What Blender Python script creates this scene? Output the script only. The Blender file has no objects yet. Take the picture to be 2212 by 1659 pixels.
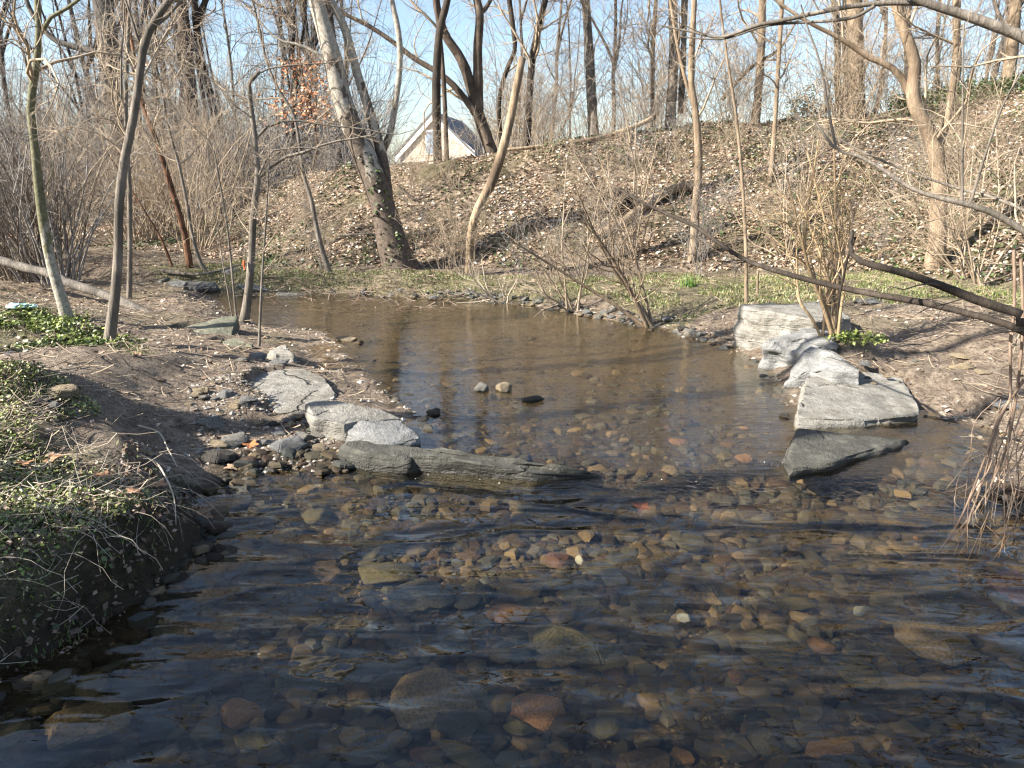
import bpy, bmesh, math
import numpy as np
from mathutils import Vector
RNG = np.random.default_rng(7)
SC = bpy.context.scene
COL = SC.collection
# ------------------------------------------------------------------ camera maths (photo measured on a 2212 x 1659 grid)
F, CX, CY, H, PITCH = 1600.0, 1106.0, 829.5, 1.6, math.radians(15)
FWD = np.array([0, math.cos(PITCH), -math.sin(PITCH)])
UPV = np.array([0, math.sin(PITCH), math.cos(PITCH)])
XV = np.array([1.0, 0, 0])
EYE = np.array([0, 0, H])
def ray(px, py): return FWD + (px - CX) / F * XV + (CY - py) / F * UPV
def gz(px, py, z=0.0):
    d = ray(px, py); return EYE + d * ((z - H) / d[2])
def gy(px, py, Y):
    d = ray(px, py); return EYE + d * (Y / d[1])
def norm(a): return a / (np.linalg.norm(a, axis=-1, keepdims=True) + 1e-9)
def sstep(x):
    x = np.clip(x, 0, 1); return x * x * (3 - 2 * x)
# ------------------------------------------------------------------ noise
def _hash(i, j, k, s):
    n = (i * 374761393 + j * 668265263 + k * 2147483647 + s * 1274126177) & 0xFFFFFFFF
    n = ((n ^ (n >> 13)) * 1274126177) & 0xFFFFFFFF
    return ((n ^ (n >> 16)) & 0xFFFF) / 32767.5 - 1.0
def noise(p, s=0):
    p = np.asarray(p, float); b = np.floor(p).astype(np.int64); f = p - b; f = f * f * (3 - 2 * f); r = 0
    for dx in (0, 1):
        for dy in (0, 1):
            for dz in (0, 1):
                w = (f[..., 0] if dx else 1 - f[..., 0]) * (f[..., 1] if dy else 1 - f[..., 1]) * (f[..., 2] if dz else 1 - f[..., 2])
                r = r + w * _hash(b[..., 0] + dx, b[..., 1] + dy, b[..., 2] + dz, s)
    return r
def fbm(p, o=4, s=0):
    r, a = 0, 1.0
    for i in range(o): r = r + a * noise(np.asarray(p) * 2 ** i + 17.3 * i, s + i); a *= .5
    return r
# ------------------------------------------------------------------ mesh output and tagging
def raw_mesh(name, V, Fq, smooth=True, col=None):
    V = np.asarray(V, np.float32).reshape(-1, 3); Fq = np.asarray(Fq, np.int32); k = Fq.shape[1]
    me = bpy.data.meshes.new(name)
    me.vertices.add(len(V)); me.vertices.foreach_set('co', V.ravel())
    me.loops.add(Fq.size); me.loops.foreach_set('vertex_index', Fq.ravel())
    me.polygons.add(len(Fq)); me.polygons.foreach_set('loop_start', np.arange(0, Fq.size, k, dtype=np.int32))
    me.update(calc_edges=True)
    me.polygons.foreach_set('use_smooth', np.full(len(Fq), smooth))
    if col is not None:
        a = me.color_attributes.new('Col', 'FLOAT_COLOR', 'POINT')
        c = np.ones((len(V), 4), np.float32); c[:, :col.shape[1]] = col; a.data.foreach_set('color', c.ravel())
    return me
def link(name, me, mat, parent=None):
    o = bpy.data.objects.new(name, me); COL.objects.link(o)
    if mat and me: me.materials.clear(); me.materials.append(mat)
    if parent: o.parent = parent
    return o
def tag(o, label=None, cat=None, group=None, kind=None):
    for k, v in (('label', label), ('category', cat), ('group', group), ('kind', kind)):
        if v: o[k] = v
    return o
def empty(name, loc, label, cat, group=None):
    o = bpy.data.objects.new(name, None); COL.objects.link(o); o.location = loc; o.empty_display_size = .1
    return tag(o, label, cat, group)
def dup(root, loc, rz=0, sc=1.0, label=None, group=None):
    r = root.copy(); COL.objects.link(r); r.location = loc; r.rotation_euler = (0, 0, rz); r.scale = (sc,) * 3
    if label: r['label'] = label
    if group: r['group'] = group
    for ch in list(root.children):
        c = ch.copy(); COL.objects.link(c); c.parent = r
    return r
# ------------------------------------------------------------------ materials
def mat(name):
    m = bpy.data.materials.new(name); m.use_nodes = True; nt = m.node_tree; nt.nodes.clear()
    out = nt.nodes.new('ShaderNodeOutputMaterial'); return m, nt, out
class N:
    """tiny node helper"""
    def __init__(s, nt): s.nt = nt
    def __call__(s, t, **kw):
        n = s.nt.nodes.new('ShaderNode' + t)
        for k, v in kw.items():
            if k in n.inputs.keys():
                if hasattr(v, 'is_output'): s.nt.links.new(v, n.inputs[k])
                else: n.inputs[k].default_value = v
            else: setattr(n, k, v)
        return n
    def ln(s, a, b): s.nt.links.new(a, b)
    def ramp(s, fac, stops):
        n = s.nt.nodes.new('ShaderNodeValToRGB'); e = n.color_ramp.elements
        while len(e) < len(stops): e.new(.5)
        for el, (p, c) in zip(e, stops): el.position = p; el.color = (*c, 1) if len(c) == 3 else c
        s.ln(fac, n.inputs[0]); return n.outputs[0]
    def mix(s, fac, a, b, mode='MIX'):
        n = s.nt.nodes.new('ShaderNodeMix'); n.data_type = 'RGBA'; n.blend_type = mode
        for i, v in ((0, fac), (6, a), (7, b)):
            if hasattr(v, 'is_output'): s.ln(v, n.inputs[i])
            else: n.inputs[i].default_value = (*v, 1) if isinstance(v, tuple) and len(v) == 3 else v
        return n.outputs[2]
def bsdf(n, out, color, rough=.8, nrm=None, spec=.3):
    b = n('BsdfPrincipled', Roughness=rough)
    b.inputs['Specular IOR Level'].default_value = spec
    if hasattr(color, 'is_output'): n.ln(color, b.inputs['Base Color'])
    else: b.inputs['Base Color'].default_value = (*color, 1)
    if nrm is not None: n.ln(nrm, b.inputs['Normal'])
    n.ln(b.outputs[0], out.inputs[0]); return b
def bark(name, c1, c2, c3, scale=6, stretch=.18, bump=1.0):
    m, nt, out = mat(name); n = N(nt)
    tc = n('TexCoord'); mp = n('Mapping', Vector=tc.outputs['Object']); mp.inputs['Scale'].default_value = (1, 1, stretch)
    t = n('TexNoise', Vector=mp.outputs[0], Scale=scale * 5, Detail=6.0, Roughness=.7)
    u = n('TexNoise', Vector=tc.outputs['Object'], Scale=scale * .4, Detail=3.0)
    c = n.ramp(t.outputs[0], [(.3, c1), (.52, c2), (.72, c3)])
    c = n.mix(n.ramp(u.outputs[0], [(.4, (0, 0, 0)), (.65, (1, 1, 1))]), c, c1)
    b = n('Bump', Strength=bump, Distance=.02, Height=t.outputs[0])
    bsdf(n, out, c, .85, b.outputs[0], .2); return m
def bark_split(name, lo, hi, split, width, scale=5):
    """bark whose colour changes with height up the stem (mottled pale above, brown plates below; or mossy above, pale below)"""
    m, nt, out = mat(name); n = N(nt)
    tc = n('TexCoord'); sx = n('SeparateXYZ', Vector=tc.outputs['Object'])
    t = n('TexNoise', Vector=tc.outputs['Object'], Scale=scale * 4, Detail=6.0, Roughness=.7)
    mp = n('Mapping', Vector=tc.outputs['Object']); mp.inputs['Scale'].default_value = (1, 1, .35)
    p = n('TexNoise', Vector=mp.outputs[0], Scale=scale, Detail=4.0, Roughness=.6)
    a = n('Math', operation='SUBTRACT'); n.ln(sx.outputs[2], a.inputs[0]); a.inputs[1].default_value = split
    d = n('Math', operation='DIVIDE'); n.ln(a.outputs[0], d.inputs[0]); d.inputs[1].default_value = width
    e = n('Math', operation='MULTIPLY_ADD'); n.ln(p.outputs[0], e.inputs[0]); e.inputs[1].default_value = 2.4; n.ln(d.outputs[0], e.inputs[2])
    f = n.ramp(e.outputs[0], [(.9, (0, 0, 0)), (1.0, (1, 1, 1))])
    cl = n.ramp(t.outputs[0], [(.35, lo[0]), (.65, lo[1])]); ch = n.ramp(t.outputs[0], [(.35, hi[0]), (.65, hi[1])])
    c = n.mix(f, cl, ch)
    b = n('Bump', Strength=.5, Distance=.02, Height=t.outputs[0])
    bsdf(n, out, c, .8, b.outputs[0], .2); return m
def plain(name, c1, c2, scale=8, rough=.8, bump=0.0, spec=.3):
    m, nt, out = mat(name); n = N(nt); tc = n('TexCoord')
    t = n('TexNoise', Vector=tc.outputs['Object'], Scale=scale, Detail=5.0, Roughness=.65)
    nr = n('Bump', Strength=bump, Distance=.02, Height=t.outputs[0]).outputs[0] if bump else None
    bsdf(n, out, n.ramp(t.outputs[0], [(.3, c1), (.7, c2)]), rough, nr, spec); return m
def rockmat(name, c1, c2, c3, wet=0.0, scale=7):
    m, nt, out = mat(name); n = N(nt); tc = n('TexCoord')
    t = n('TexNoise', Vector=tc.outputs['Object'], Scale=scale, Detail=8.0, Roughness=.7)
    mp = n('Mapping', Vector=tc.outputs['Object']); mp.inputs['Scale'].default_value = (1, 1.4, 9); mp.inputs['Rotation'].default_value = (.25, .1, .4)
    u = n('TexNoise', Vector=mp.outputs[0], Scale=scale * .7, Detail=5.0, Roughness=.6)
    v = n('TexNoise', Vector=tc.outputs['Object'], Scale=scale * 14, Detail=3.0)
    c = n.ramp(t.outputs[0], [(.28, c1), (.5, c2), (.72, c3)])
    c = n.mix(n.ramp(u.outputs[0], [(.45, (0, 0, 0)), (.7, (.55, .55, .55))]), c, c1)
    geo = n('NewGeometry'); sx = n('SeparateXYZ', Vector=geo.outputs['Position'])
    dn = n('TexNoise', Vector=tc.outputs['Object'], Scale=5.0, Detail=4.0); dv = n('VectorMath', operation='MULTIPLY_ADD'); n.ln(dn.outputs['Color'], dv.inputs[0]); dv.inputs[1].default_value = (.35, .35, .35); n.ln(mp.outputs[0], dv.inputs[2])
    vc = n('TexVoronoi', feature='DISTANCE_TO_EDGE', Vector=dv.outputs[0], Scale=.75); crack = n.mix(1.0, n.ramp(vc.outputs['Distance'], [(.004, (1, 1, 1)), (.016, (0, 0, 0))]), n.ramp(dn.outputs[0], [(.47, (0, 0, 0)), (.6, (.9, .9, .9))]), 'MULTIPLY')
    pt = n('TexNoise', Vector=tc.outputs['Object'], Scale=scale * .45, Detail=5.0, Roughness=.65); c = n.mix(n.ramp(pt.outputs[0], [(.5, (0, 0, 0)), (.66, (.55, .55, .55))]), c, (c1[0] * .75, c1[1] * .68, c1[2] * .5))
    c = n.mix(n.ramp(v.outputs[0], [(.56, (0, 0, 0)), (.72, (.5, .5, .5))]), c, c1); c = n.mix(n.mix(crack, (0, 0, 0), (.8, .8, .8)), c, (.03, .027, .022))
    low = n.ramp(sx.outputs[2], [(.034, (1, 1, 1)), (.068, (0, 0, 0))])                    # wet band at the waterline
    c = n.mix(low, c, n.mix(.5, c, (.02, .018, .015)))
    rg = n('MapRange'); n.ln(low, rg.inputs[0]); rg.inputs[3].default_value = .78; rg.inputs[4].default_value = .3
    h = n('Math', operation='MULTIPLY_ADD'); n.ln(v.outputs[0], h.inputs[0]); h.inputs[1].default_value = .25; n.ln(t.outputs[0], h.inputs[2])
    h2 = n('Math', operation='MULTIPLY_ADD'); n.ln(u.outputs[0], h2.inputs[0]); h2.inputs[1].default_value = .6; n.ln(h.outputs[0], h2.inputs[2])
    h3 = n('Math', operation='SUBTRACT'); n.ln(h2.outputs[0], h3.inputs[0]); n.ln(crack, h3.inputs[1])
    b = n('Bump', Strength=.8, Distance=.045, Height=h3.outputs[0])
    s = bsdf(n, out, c, .78, b.outputs[0], .3); n.ln(rg.outputs[0], s.inputs['Roughness']); return m
def attr_mat(name, rough=.7, spec=.25):
    m, nt, out = mat(name); n = N(nt)
    a = n('Attribute', attribute_name='Col'); bsdf(n, out, a.outputs['Color'], rough, None, spec); return m

M = {}
M['bark_brown'] = bark('bark_brown', (.055, .042, .032), (.13, .10, .078), (.21, .17, .13))
M['bark_tan'] = bark('bark_tan', (.15, .11, .075), (.30, .23, .16), (.42, .33, .24))
M['bark_grey'] = bark('bark_grey', (.10, .088, .072), (.22, .19, .16), (.33, .29, .24))
M['bark_dark'] = bark('bark_dark', (.028, .022, .018), (.06, .048, .038), (.11, .09, .07))
M['bark_rough'] = bark('bark_rough', (.05, .045, .038), (.17, .15, .13), (.27, .25, .21), scale=9, bump=1.0)
M['bark_bare'] = bark('bark_bare', (.10, .072, .05), (.40, .30, .20), (.56, .45, .32), scale=4)
M['bark_mossy'] = bark('bark_mossy', (.05, .055, .02), (.12, .12, .05), (.19, .18, .09))
M['bark_birch'] = bark('bark_birch', (.06, .035, .022), (.22, .11, .06), (.42, .26, .17), scale=9)
M['bark_yellow'] = bark('bark_yellow', (.23, .165, .095), (.40, .295, .18), (.54, .42, .28))
M['bark_sycamore'] = bark_split('bark_sycamore', [(.06, .046, .036), (.15, .12, .095)], [(.19, .17, .14), (.42, .385, .33)], 2.9, 2.8)
M['bark_young'] = bark_split('bark_young', [(.17, .155, .125), (.42, .40, .34)], [(.085, .085, .045), (.20, .19, .12)], .9, .6, 9)
M['twig_tan'] = plain('twig_tan', (.22, .17, .12), (.42, .34, .25), 3)
M['twig_pale'] = plain('twig_pale', (.34, .28, .21), (.58, .50, .40), 3)
M['twig_brown'] = plain('twig_brown', (.09, .07, .055), (.22, .175, .135), 3)
M['twig_grey'] = plain('twig_grey', (.15, .135, .12), (.32, .295, .27), 1.5)
M['twig_dark'] = plain('twig_dark', (.04, .032, .027), (.10, .08, .065), 3)
M['stone_pale'] = rockmat('stone_pale', (.12, .113, .098), (.25, .238, .21), (.36, .345, .31))
M['stone_grey'] = rockmat('stone_grey', (.11, .11, .105), (.22, .22, .215), (.34, .34, .33))
M['stone_moss'] = rockmat('stone_moss', (.07, .072, .05), (.17, .17, .125), (.27, .27, .21))
M['stone_weir'] = rockmat('stone_weir', (.032, .032, .027), (.08, .078, .066), (.155, .15, .128))
M['stone_tan'] = rockmat('stone_tan', (.20, .15, .09), (.36, .29, .19), (.48, .41, .31))
M['stone_dark'] = rockmat('stone_dark', (.03, .028, .024), (.075, .068, .058), (.14, .125, .105))
def bedmat(name, c1, c2): return plain(name, tuple(.34 * v for v in c1), tuple(.60 * v for v in c2), 14, .7, .3, .2)
M['bed_orange'] = bedmat('bed_orange', (.26, .13, .055), (.44, .25, .12))
M['bed_red'] = bedmat('bed_red', (.12, .06, .042), (.22, .12, .085))
M['bed_tan'] = bedmat('bed_tan', (.17, .125, .07), (.31, .235, .14))
M['bed_olive'] = bedmat('bed_olive', (.08, .073, .04), (.17, .155, .085))
M['bed_slate'] = bedmat('bed_slate', (.055, .057, .05), (.125, .125, .112))
M['bed_brown'] = bedmat('bed_brown', (.065, .045, .028), (.14, .10, .062))
M['bed_white'] = bedmat('bed_white', (.42, .44, .39), (.66, .68, .60))
M['leaf'] = attr_mat('leaf_litter_mat', .75, .2)
M['green'] = attr_mat('green_leaf_mat', .45, .4)
M['pebble'] = attr_mat('pebble_mat', .8, .2)
# ------------------------------------------------------------------ tubes
def spline(P, n):
    P = np.asarray(P, float)
    if len(P) == 2: return P[0] + (P[1] - P[0]) * np.linspace(0, 1, n)[:, None]
    L = np.r_[0, np.cumsum(np.linalg.norm(np.diff(P[:, :3], axis=0), axis=1))]; q = np.vstack([2 * P[0] - P[1], P, 2 * P[-1] - P[-2]])
    t = np.linspace(0, L[-1], n); i = np.clip(np.searchsorted(L, t, side='right') - 1, 0, len(P) - 2); u = ((t - L[i]) / np.maximum(L[i + 1] - L[i], 1e-9))[:, None]
    a, b, c, d = q[i], q[i + 1], q[i + 2], q[i + 3]
    return .5 * (2 * b + (c - a) * u + (2 * a - 5 * b + 4 * c - d) * u ** 2 + (3 * b - a - 3 * c + d) * u ** 3)
class Tubes:
    def __init__(s): s.V, s.Q, s.n = [], [], 0
    def add(s, P, R, k=3, rough=0.0, cap=False, seed=0):
        P = np.asarray(P, float); R = np.asarray(R, float)
        if P.ndim == 2: P, R = P[None], R[None]
        if cap: P = np.concatenate([P, P[:, -1:] + norm(P[:, -1:] - P[:, -2:-1]) * .004], 1); R = np.concatenate([R, R[:, -1:] * .02], 1)
        m, n, _ = P.shape
        if m == 0: return
        T = norm(np.gradient(P, axis=1)); D = norm(P[:, -1] - P[:, 0])
        ref = np.where(np.abs(D[:, 2:3]) < .8, np.array([[0, 0, 1.]]), np.array([[1., 0, 0]]))
        U = norm(np.cross(T, ref[:, None, :])); W = np.cross(T, U)
        a = np.arange(k) * 2 * np.pi / k
        Rr = np.repeat(R[..., None], k, 2)
        ring = U[:, :, None, :] * np.cos(a)[:, None] + W[:, :, None, :] * np.sin(a)[:, None]
        if rough:
            q = P[:, :, None, :] + ring * Rr[..., None]
            Rr = Rr * (1 + rough * fbm(q * np.array([7, 7, 2.5]) + seed, 3))
        V = P[:, :, None, :] + ring * Rr[..., None]
        idx = np.arange(m * n * k).reshape(m, n, k) + s.n; nx = np.roll(idx, -1, 2)
        s.Q.append(np.stack([idx[:, :-1], nx[:, :-1], nx[:, 1:], idx[:, 1:]], -1).reshape(-1, 4))
        s.V.append(V.reshape(-1, 3)); s.n += m * n * k
    def mesh(s, name, origin=(0, 0, 0)):
        return raw_mesh(name, np.concatenate(s.V) - np.asarray(origin), np.concatenate(s.Q))
def grow(PR, m, t0, t1, ang, L, n, rk, rmin, up=0.1, wig=.25, rng=RNG, flat=None):
    """m side shoots from the polylines in PR = [(P, R)...] as one array batch"""
    lens = np.array([np.linalg.norm(np.diff(p, axis=0), axis=1).sum() for p, _ in PR]); pick = rng.choice(len(PR), m, p=lens / lens.sum())
    npt = max(len(p) for p, _ in PR)
    A = np.stack([p if len(p) == npt else spline(p, npt) for p, _ in PR]); B = np.stack([r if len(r) == npt else np.interp(np.linspace(0, 1, npt), np.linspace(0, 1, len(r)), r) for _, r in PR])
    t = rng.uniform(t0, t1, m); f = t * (npt - 1); i = np.minimum(f.astype(int), npt - 2); u = (f - i)[:, None]
    p0 = A[pick, i] * (1 - u) + A[pick, i + 1] * u; T = norm(A[pick, i + 1] - A[pick, i]); r0 = B[pick, i] * (1 - u[:, 0]) + B[pick, i + 1] * u[:, 0]
    pr = norm(np.cross(T, rng.normal(size=(m, 3)))); a = np.radians(rng.uniform(*ang, m))[:, None]
    d = norm(np.cos(a) * T + np.sin(a) * pr)
    ln = L * rng.uniform(.45, 1.15, m) * (1 - .45 * (t - t0) / (t1 - t0 + 1e-6))
    P = [p0]; st = (ln / (n - 1))[:, None]
    bend = rng.normal(size=(m, 3)) * wig * .5
    for q in range(n - 1):
        d = norm(d + bend + wig * rng.normal(size=(m, 3)) + np.array([0, 0, up]))
        P.append(P[-1] + d * st)
    P = np.stack(P, 1); rb = np.maximum(np.minimum(r0 * rk, ln * .016), rmin * 1.15)
    R = rb[:, None] * np.linspace(1, .3, n)[None]; R = np.maximum(R, rmin * np.linspace(1, .55, n)[None])
    return P, R
def batch(P, R): return [(P[i], R[i]) for i in range(len(P))]
# ------------------------------------------------------------------ terrain
UP = 0.045                                                                # the upper pool stands this much higher than the lower one
SHORE = [gz(*p)[:2] for p in [(-420, 1640), (-150, 1535), (0, 1482), (90, 1440), (180, 1385), (260, 1330), (330, 1270), (372, 1215), (395, 1180), (425, 1080), (490, 1003), (560, 984), (600, 990), (660, 985), (720, 985),
    (800, 945), (890, 935), (885, 905), (830, 872), (812, 842), (770, 800), (745, 775), (742, 755), (700, 727), (640, 722), (570, 712), (505, 690), (462, 655), (420, 646), (300, 640), (150, 632), (140, 622),
    (350, 626), (470, 632), (520, 645), (580, 644), (640, 643), (720, 640), (800, 645), (900, 650), (1000, 655), (1075, 658), (1150, 668), (1225, 680), (1300, 697), (1360, 708), (1430, 718), (1500, 742), (1580, 765), (1650, 795),
    (1690, 850), (1715, 895), (1740, 925), (1985, 908), (2060, 920), (2110, 940), (2150, 1000), (2185, 1060), (2300, 1130), (2480, 1230), (2700, 1400)]] + [np.array([2.6, .6]), np.array([2.4, -4]), np.array([-2.3, -4]), np.array([-2.1, .6])]
SHORE = np.array(SHORE)
def inpoly(x, y, poly):
    poly = np.asarray(poly); r = np.zeros(np.shape(x), bool); j = len(poly) - 1
    for i in range(len(poly)):
        xi, yi = poly[i]; xj, yj = poly[j]
        if yi != yj: r ^= ((yi > y) != (yj > y)) & (x < (xj - xi) * (y - yi) / (yj - yi) + xi)
        j = i
    return r
def shore_sd(x, y):
    d = np.full(np.shape(x), 1e9)
    for i in range(len(SHORE)):
        a, b = SHORE[i - 1], SHORE[i]; ab = b - a; t = np.clip(((x - a[0]) * ab[0] + (y - a[1]) * ab[1]) / (ab @ ab), 0, 1)
        d = np.minimum(d, np.hypot(x - a[0] - t * ab[0], y - a[1] - t * ab[1]))
    return np.where(inpoly(x, y, SHORE), -d, d)
CTRL = [(0, 800, .62), (150, 760, .5), (300, 760, .42), (480, 860, .22), (0, 900, .50), (200, 960, .36), (350, 1000, .26), (450, 960, .14), (100, 1100, .36), (250, 1120, .30), (380, 1060, .22), (0, 1250, .34), (150, 1250, .29), (250, 1200, .27),
    (500, 800, .24), (600, 830, .14), (650, 930, .09), (550, 960, .07), (700, 780, .08), (640, 760, .15), (720, 745, .06), (400, 700, .30), (150, 690, .40), (0, 670, .5), (520, 720, .17), (300, 640, .26), (430, 600, .24), (600, 610, .24),
    (700, 612, .27), (880, 580, .30), (1000, 610, .24), (1200, 620, .24), (1350, 640, .22), (1450, 680, .16), (1550, 705, .2), (1640, 640, .3), (1700, 640, .36), (1850, 720, .40), (1900, 800, .13), (2050, 800, .20), (2000, 880, .07), (1990, 850, .11), (1850, 785, .22), (2150, 905, .16), (2212, 950, .24),
    (1900, 620, .40), (2100, 640, .45), (2212, 700, .45), (1680, 720, .3), (2400, 1080, .3), (2330, 1150, .25)]
CW = np.array([gz(*c) for c in CTRL] + [(-3, 0, .4), (-3, 1.2, .4), (-8, 3, .7), (-8, 8, .6), (-14, 12, .6), (4, 1, .4), (9, 4, .7), (12, 8, .9), (4, -3, .4), (-4, -3, .4), (-7, 15, .35), (0, 14, .35)])
FOOT = [(-900, 480, .5), (-400, 500, .45), (0, 528, .4), (300, 545, .38), (430, 560, .34), (600, 578, .3), (750, 578, .32), (900, 576, .32), (1100, 584, .3), (1300, 584, .3), (1500, 588, .32), (1700, 590, .38), (1900, 590, .42), (2050, 600, .44), (2212, 622, .46), (2600, 690, .5), (3200, 760, .5)]
CREST = [(-900, 430, 42), (-400, 432, 40), (0, 434, 38), (300, 440, 32), (430, 452, 27), (550, 425, 20.5), (650, 388, 17.5), (750, 369, 16.5), (900, 355, 16), (1050, 339, 16), (1200, 312, 16.5), (1350, 288, 17.3), (1500, 272, 18), (1700, 266, 18.5), (1850, 256, 18.5), (2050, 230, 18), (2212, 198, 17), (2600, 150, 15), (3200, 120, 12)]
FW = np.array([gz(*c) for c in FOOT]); KW = np.array([gy(*c) for c in CREST])
def base_h(x, y):
    num = 0; den = 0
    for c in CW:
        w = 1.0 / ((x - c[0]) ** 2 + (y - c[1]) ** 2 + .02) ** 1.5; num = num + w * c[2]; den = den + w
    return num / den
def ground(x, y, detail=True):
    x = np.asarray(x, float); y = np.asarray(y, float)
    sd = shore_sd(x, y)
    sdn = sd + .10 * noise(np.stack([x * 2.2, y * 2.2, 0 * x], -1), 5) + .04 * noise(np.stack([x * 7, y * 7, 0 * x], -1), 6)
    hb = base_h(x, y)
    near = sstep((4.2 - y) / 1.0) * sstep((-.5 - x) / .5)                            # undercut bank beside the lower pool
    wid = .55 * (1 - near) + .20 * near
    wid = wid + .5 * sstep((y - 6) / 1.5) * sstep((8.5 - y) / 1) * sstep((.2 - x) / 1.5)   # gentle sandbar
    z = hb * sstep(sdn / wid) ** .8
    up = sstep((y - 3.65) / .5)
    dep = .13 + .10 * sstep((6 - y) / 3) - .05 * up
    z = np.where(sdn < 0, UP * up - dep * sstep(-sdn / .7) - .01, z + UP * up * (1 - sstep(sdn / .4)))
    a = x / np.maximum(y, .5)
    af, ac = FW[:, 0] / FW[:, 1], KW[:, 0] / KW[:, 1]
    yf = np.interp(a, af, FW[:, 1]); zf = np.interp(a, af, FW[:, 2]); yc = np.interp(a, ac, KW[:, 1]); zc = np.interp(a, ac, KW[:, 2])
    s = (y - yf) / (yc - yf); front = (y > 2)
    # slope with a soft foot and a rounded crest
    k = np.clip(s, 0, 1); prof = np.where(k < .15, k * k / .3, np.where(k < .8, k - .075, .725 + (k - .8) - (k - .8) ** 2 / .4)) / (.725 + .1)
    hill = zf + (zc - zf) * prof
    t = sstep(s / .12) * front; z = z * (1 - t) + hill * t
    far = sstep((y - 60) / 40); z = np.where(front & (s > 1), z * (1 - far) + 2.2 * far, z)
    zs = z
    if detail:
        on = np.clip(s * 4, 0, 1) * front
        p = np.stack([x, y, 0 * x], -1)
        land = sstep(sdn / .25)
        for R_, zm in FLATS: zs = np.where(inpoly(x, y, R_), np.minimum(zs, zm), zs)
        zs = zs + land * (.024 * fbm(p * 2.5, 3, 3) + .016 * fbm(p * 9, 3, 9)) + on * .09 * fbm(p * .9, 4, 2) + (1 - land) * .016 * fbm(p * 9, 3, 4)
    return zs, sd, s * front
FLATS = []
def gh(x, y): return float(ground(np.array([x]), np.array([y]))[0][0])
def gt(px, py, far=60):
    d = ray(px, py); ts = np.concatenate([np.arange(1.2, 25, .03), np.arange(25, far, .2)]); Q = EYE + d * ts[:, None]
    z = ground(Q[:, 0], Q[:, 1], False)[0]; hit = np.nonzero(Q[:, 2] <= z)[0]
    return Q[hit[0]] if len(hit) else Q[-1]
def axis(lo, hi, st, far, g=1.16):
    a = [hi]; s = st
    while a[-1] < far: s *= g; a.append(a[-1] + s)
    b = [lo]; s = st
    while b[-1] > -far: s *= g; b.append(b[-1] - s)
    return np.array(b[::-1] + list(np.arange(lo + st, hi, st)) + a)
def px_poly(pts, z=.3): return np.array([gz(p[0], p[1], z)[:2] for p in pts])
GREENBANK = px_poly([(-200, 880), (60, 880), (200, 970), (330, 1005), (430, 1020), (450, 1060), (410, 1130), (330, 1260), (150, 1390), (-250, 1520)])
PATCHES = px_poly([(-100, 700), (150, 672), (250, 700), (355, 750), (340, 775), (150, 757), (-100, 745)], .4)
MEADOW = px_poly([(300, 572), (560, 562), (700, 580), (1000, 590), (1500, 590), (1700, 600), (1900, 600), (2212, 640), (2400, 700), (2212, 700), (1900, 660), (1600, 655), (1450, 668), (1300, 625), (1000, 612), (700, 610), (450, 600)], .3)
RPATH = px_poly([(1800, 690), (2000, 665), (2300, 720), (2300, 940), (1990, 880), (1930, 800)], .33)
def soft(x, y, poly, amt=.12):
    p = np.stack([x * 1.7, y * 1.7, 0 * x], -1)
    return inpoly(x + amt * fbm(p, 3, 11), y + amt * fbm(p, 3, 12), poly)
ROCK_RINGS = [
[(1598, 657, .47), (1690, 654, .47), (1790, 657, .45), (1838, 692, .41), (1760, 692, .43), (1700, 680, .45), (1626, 669, .46)],
[(1655, 742, .27), (1688, 722, .32), (1738, 706, .36), (1792, 710, .37), (1802, 742, .34), (1748, 754, .29), (1698, 764, .2)],
[(1690, 832, .06), (1712, 790, .18), (1752, 746, .33), (1800, 764, .30), (1862, 796, .27), (1796, 800, .23), (1744, 802, .17), (1735, 846, .02)],
[(1738, 818, .15), (1792, 805, .15), (1872, 801, .15), (1952, 817, .14), (1968, 850, .12), (1984, 893, .10), (1900, 903, .085), (1830, 908, .09), (1722, 905, .10), (1724, 880, .12), (1733, 858, .13)],
[(1702, 985, .045), (1722, 922, .105), (1784, 929, .085), (1890, 941, .07), (1968, 947, .05), (1918, 961, .055), (1805, 992, .075), (1722, 996, .07)],
[(372, 716, .24), (410, 702, .27), (487, 682, .33), (514, 681, .33), (510, 696, .285), (500, 728, .19), (430, 730, .20)],
[(460, 742, .18), (505, 727, .23), (545, 742, .2), (560, 756, .13), (500, 755, .15)],
[(562, 772, .15), (580, 756, .21), (610, 746, .24), (631, 760, .22), (637, 784, .13), (600, 794, .10)],
[(531, 828, .17), (552, 809, .18), (607, 797, .18), (653, 796, .18), (697, 811, .17), (706, 829, .165), (726, 847, .155), (722, 862, .15), (664, 873, .145), (668, 886, .14), (594, 889, .14), (578, 868, .15), (543, 844, .16)],
[(666, 871, .21), (710, 866, .21), (770, 876, .2), (842, 892, .16), (878, 906, .13), (800, 908, .15), (745, 916, .17), (682, 902, .19)],
[(748, 926, .13), (775, 908, .17), (858, 905, .15), (898, 932, .10), (906, 952, .07), (838, 955, .09), (765, 948, .09)]]
for r_ in ROCK_RINGS:
    w_ = np.array([gz(*q_) for q_ in r_]); FLATS.append((w_[:, :2].mean(0) + (w_[:, :2] - w_[:, :2].mean(0)) * 1.0, w_[:, 2].min() - .05))
xs = axis(-7.5, 8.5, .055, 420); ys = axis(1.0, 17.5, .055, 420)
X, Y = np.meshgrid(xs, ys, indexing='ij'); shp = X.shape; X, Y = X.ravel(), Y.ravel()
Z, SD, SH = ground(X, Y)
idx = np.arange(len(X)).reshape(shp)
Q = np.stack([idx[:-1, :-1], idx[1:, :-1], idx[1:, 1:], idx[:-1, 1:]], -1).reshape(-1, 4)
p3 = np.stack([X, Y, 0 * X], -1)
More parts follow.
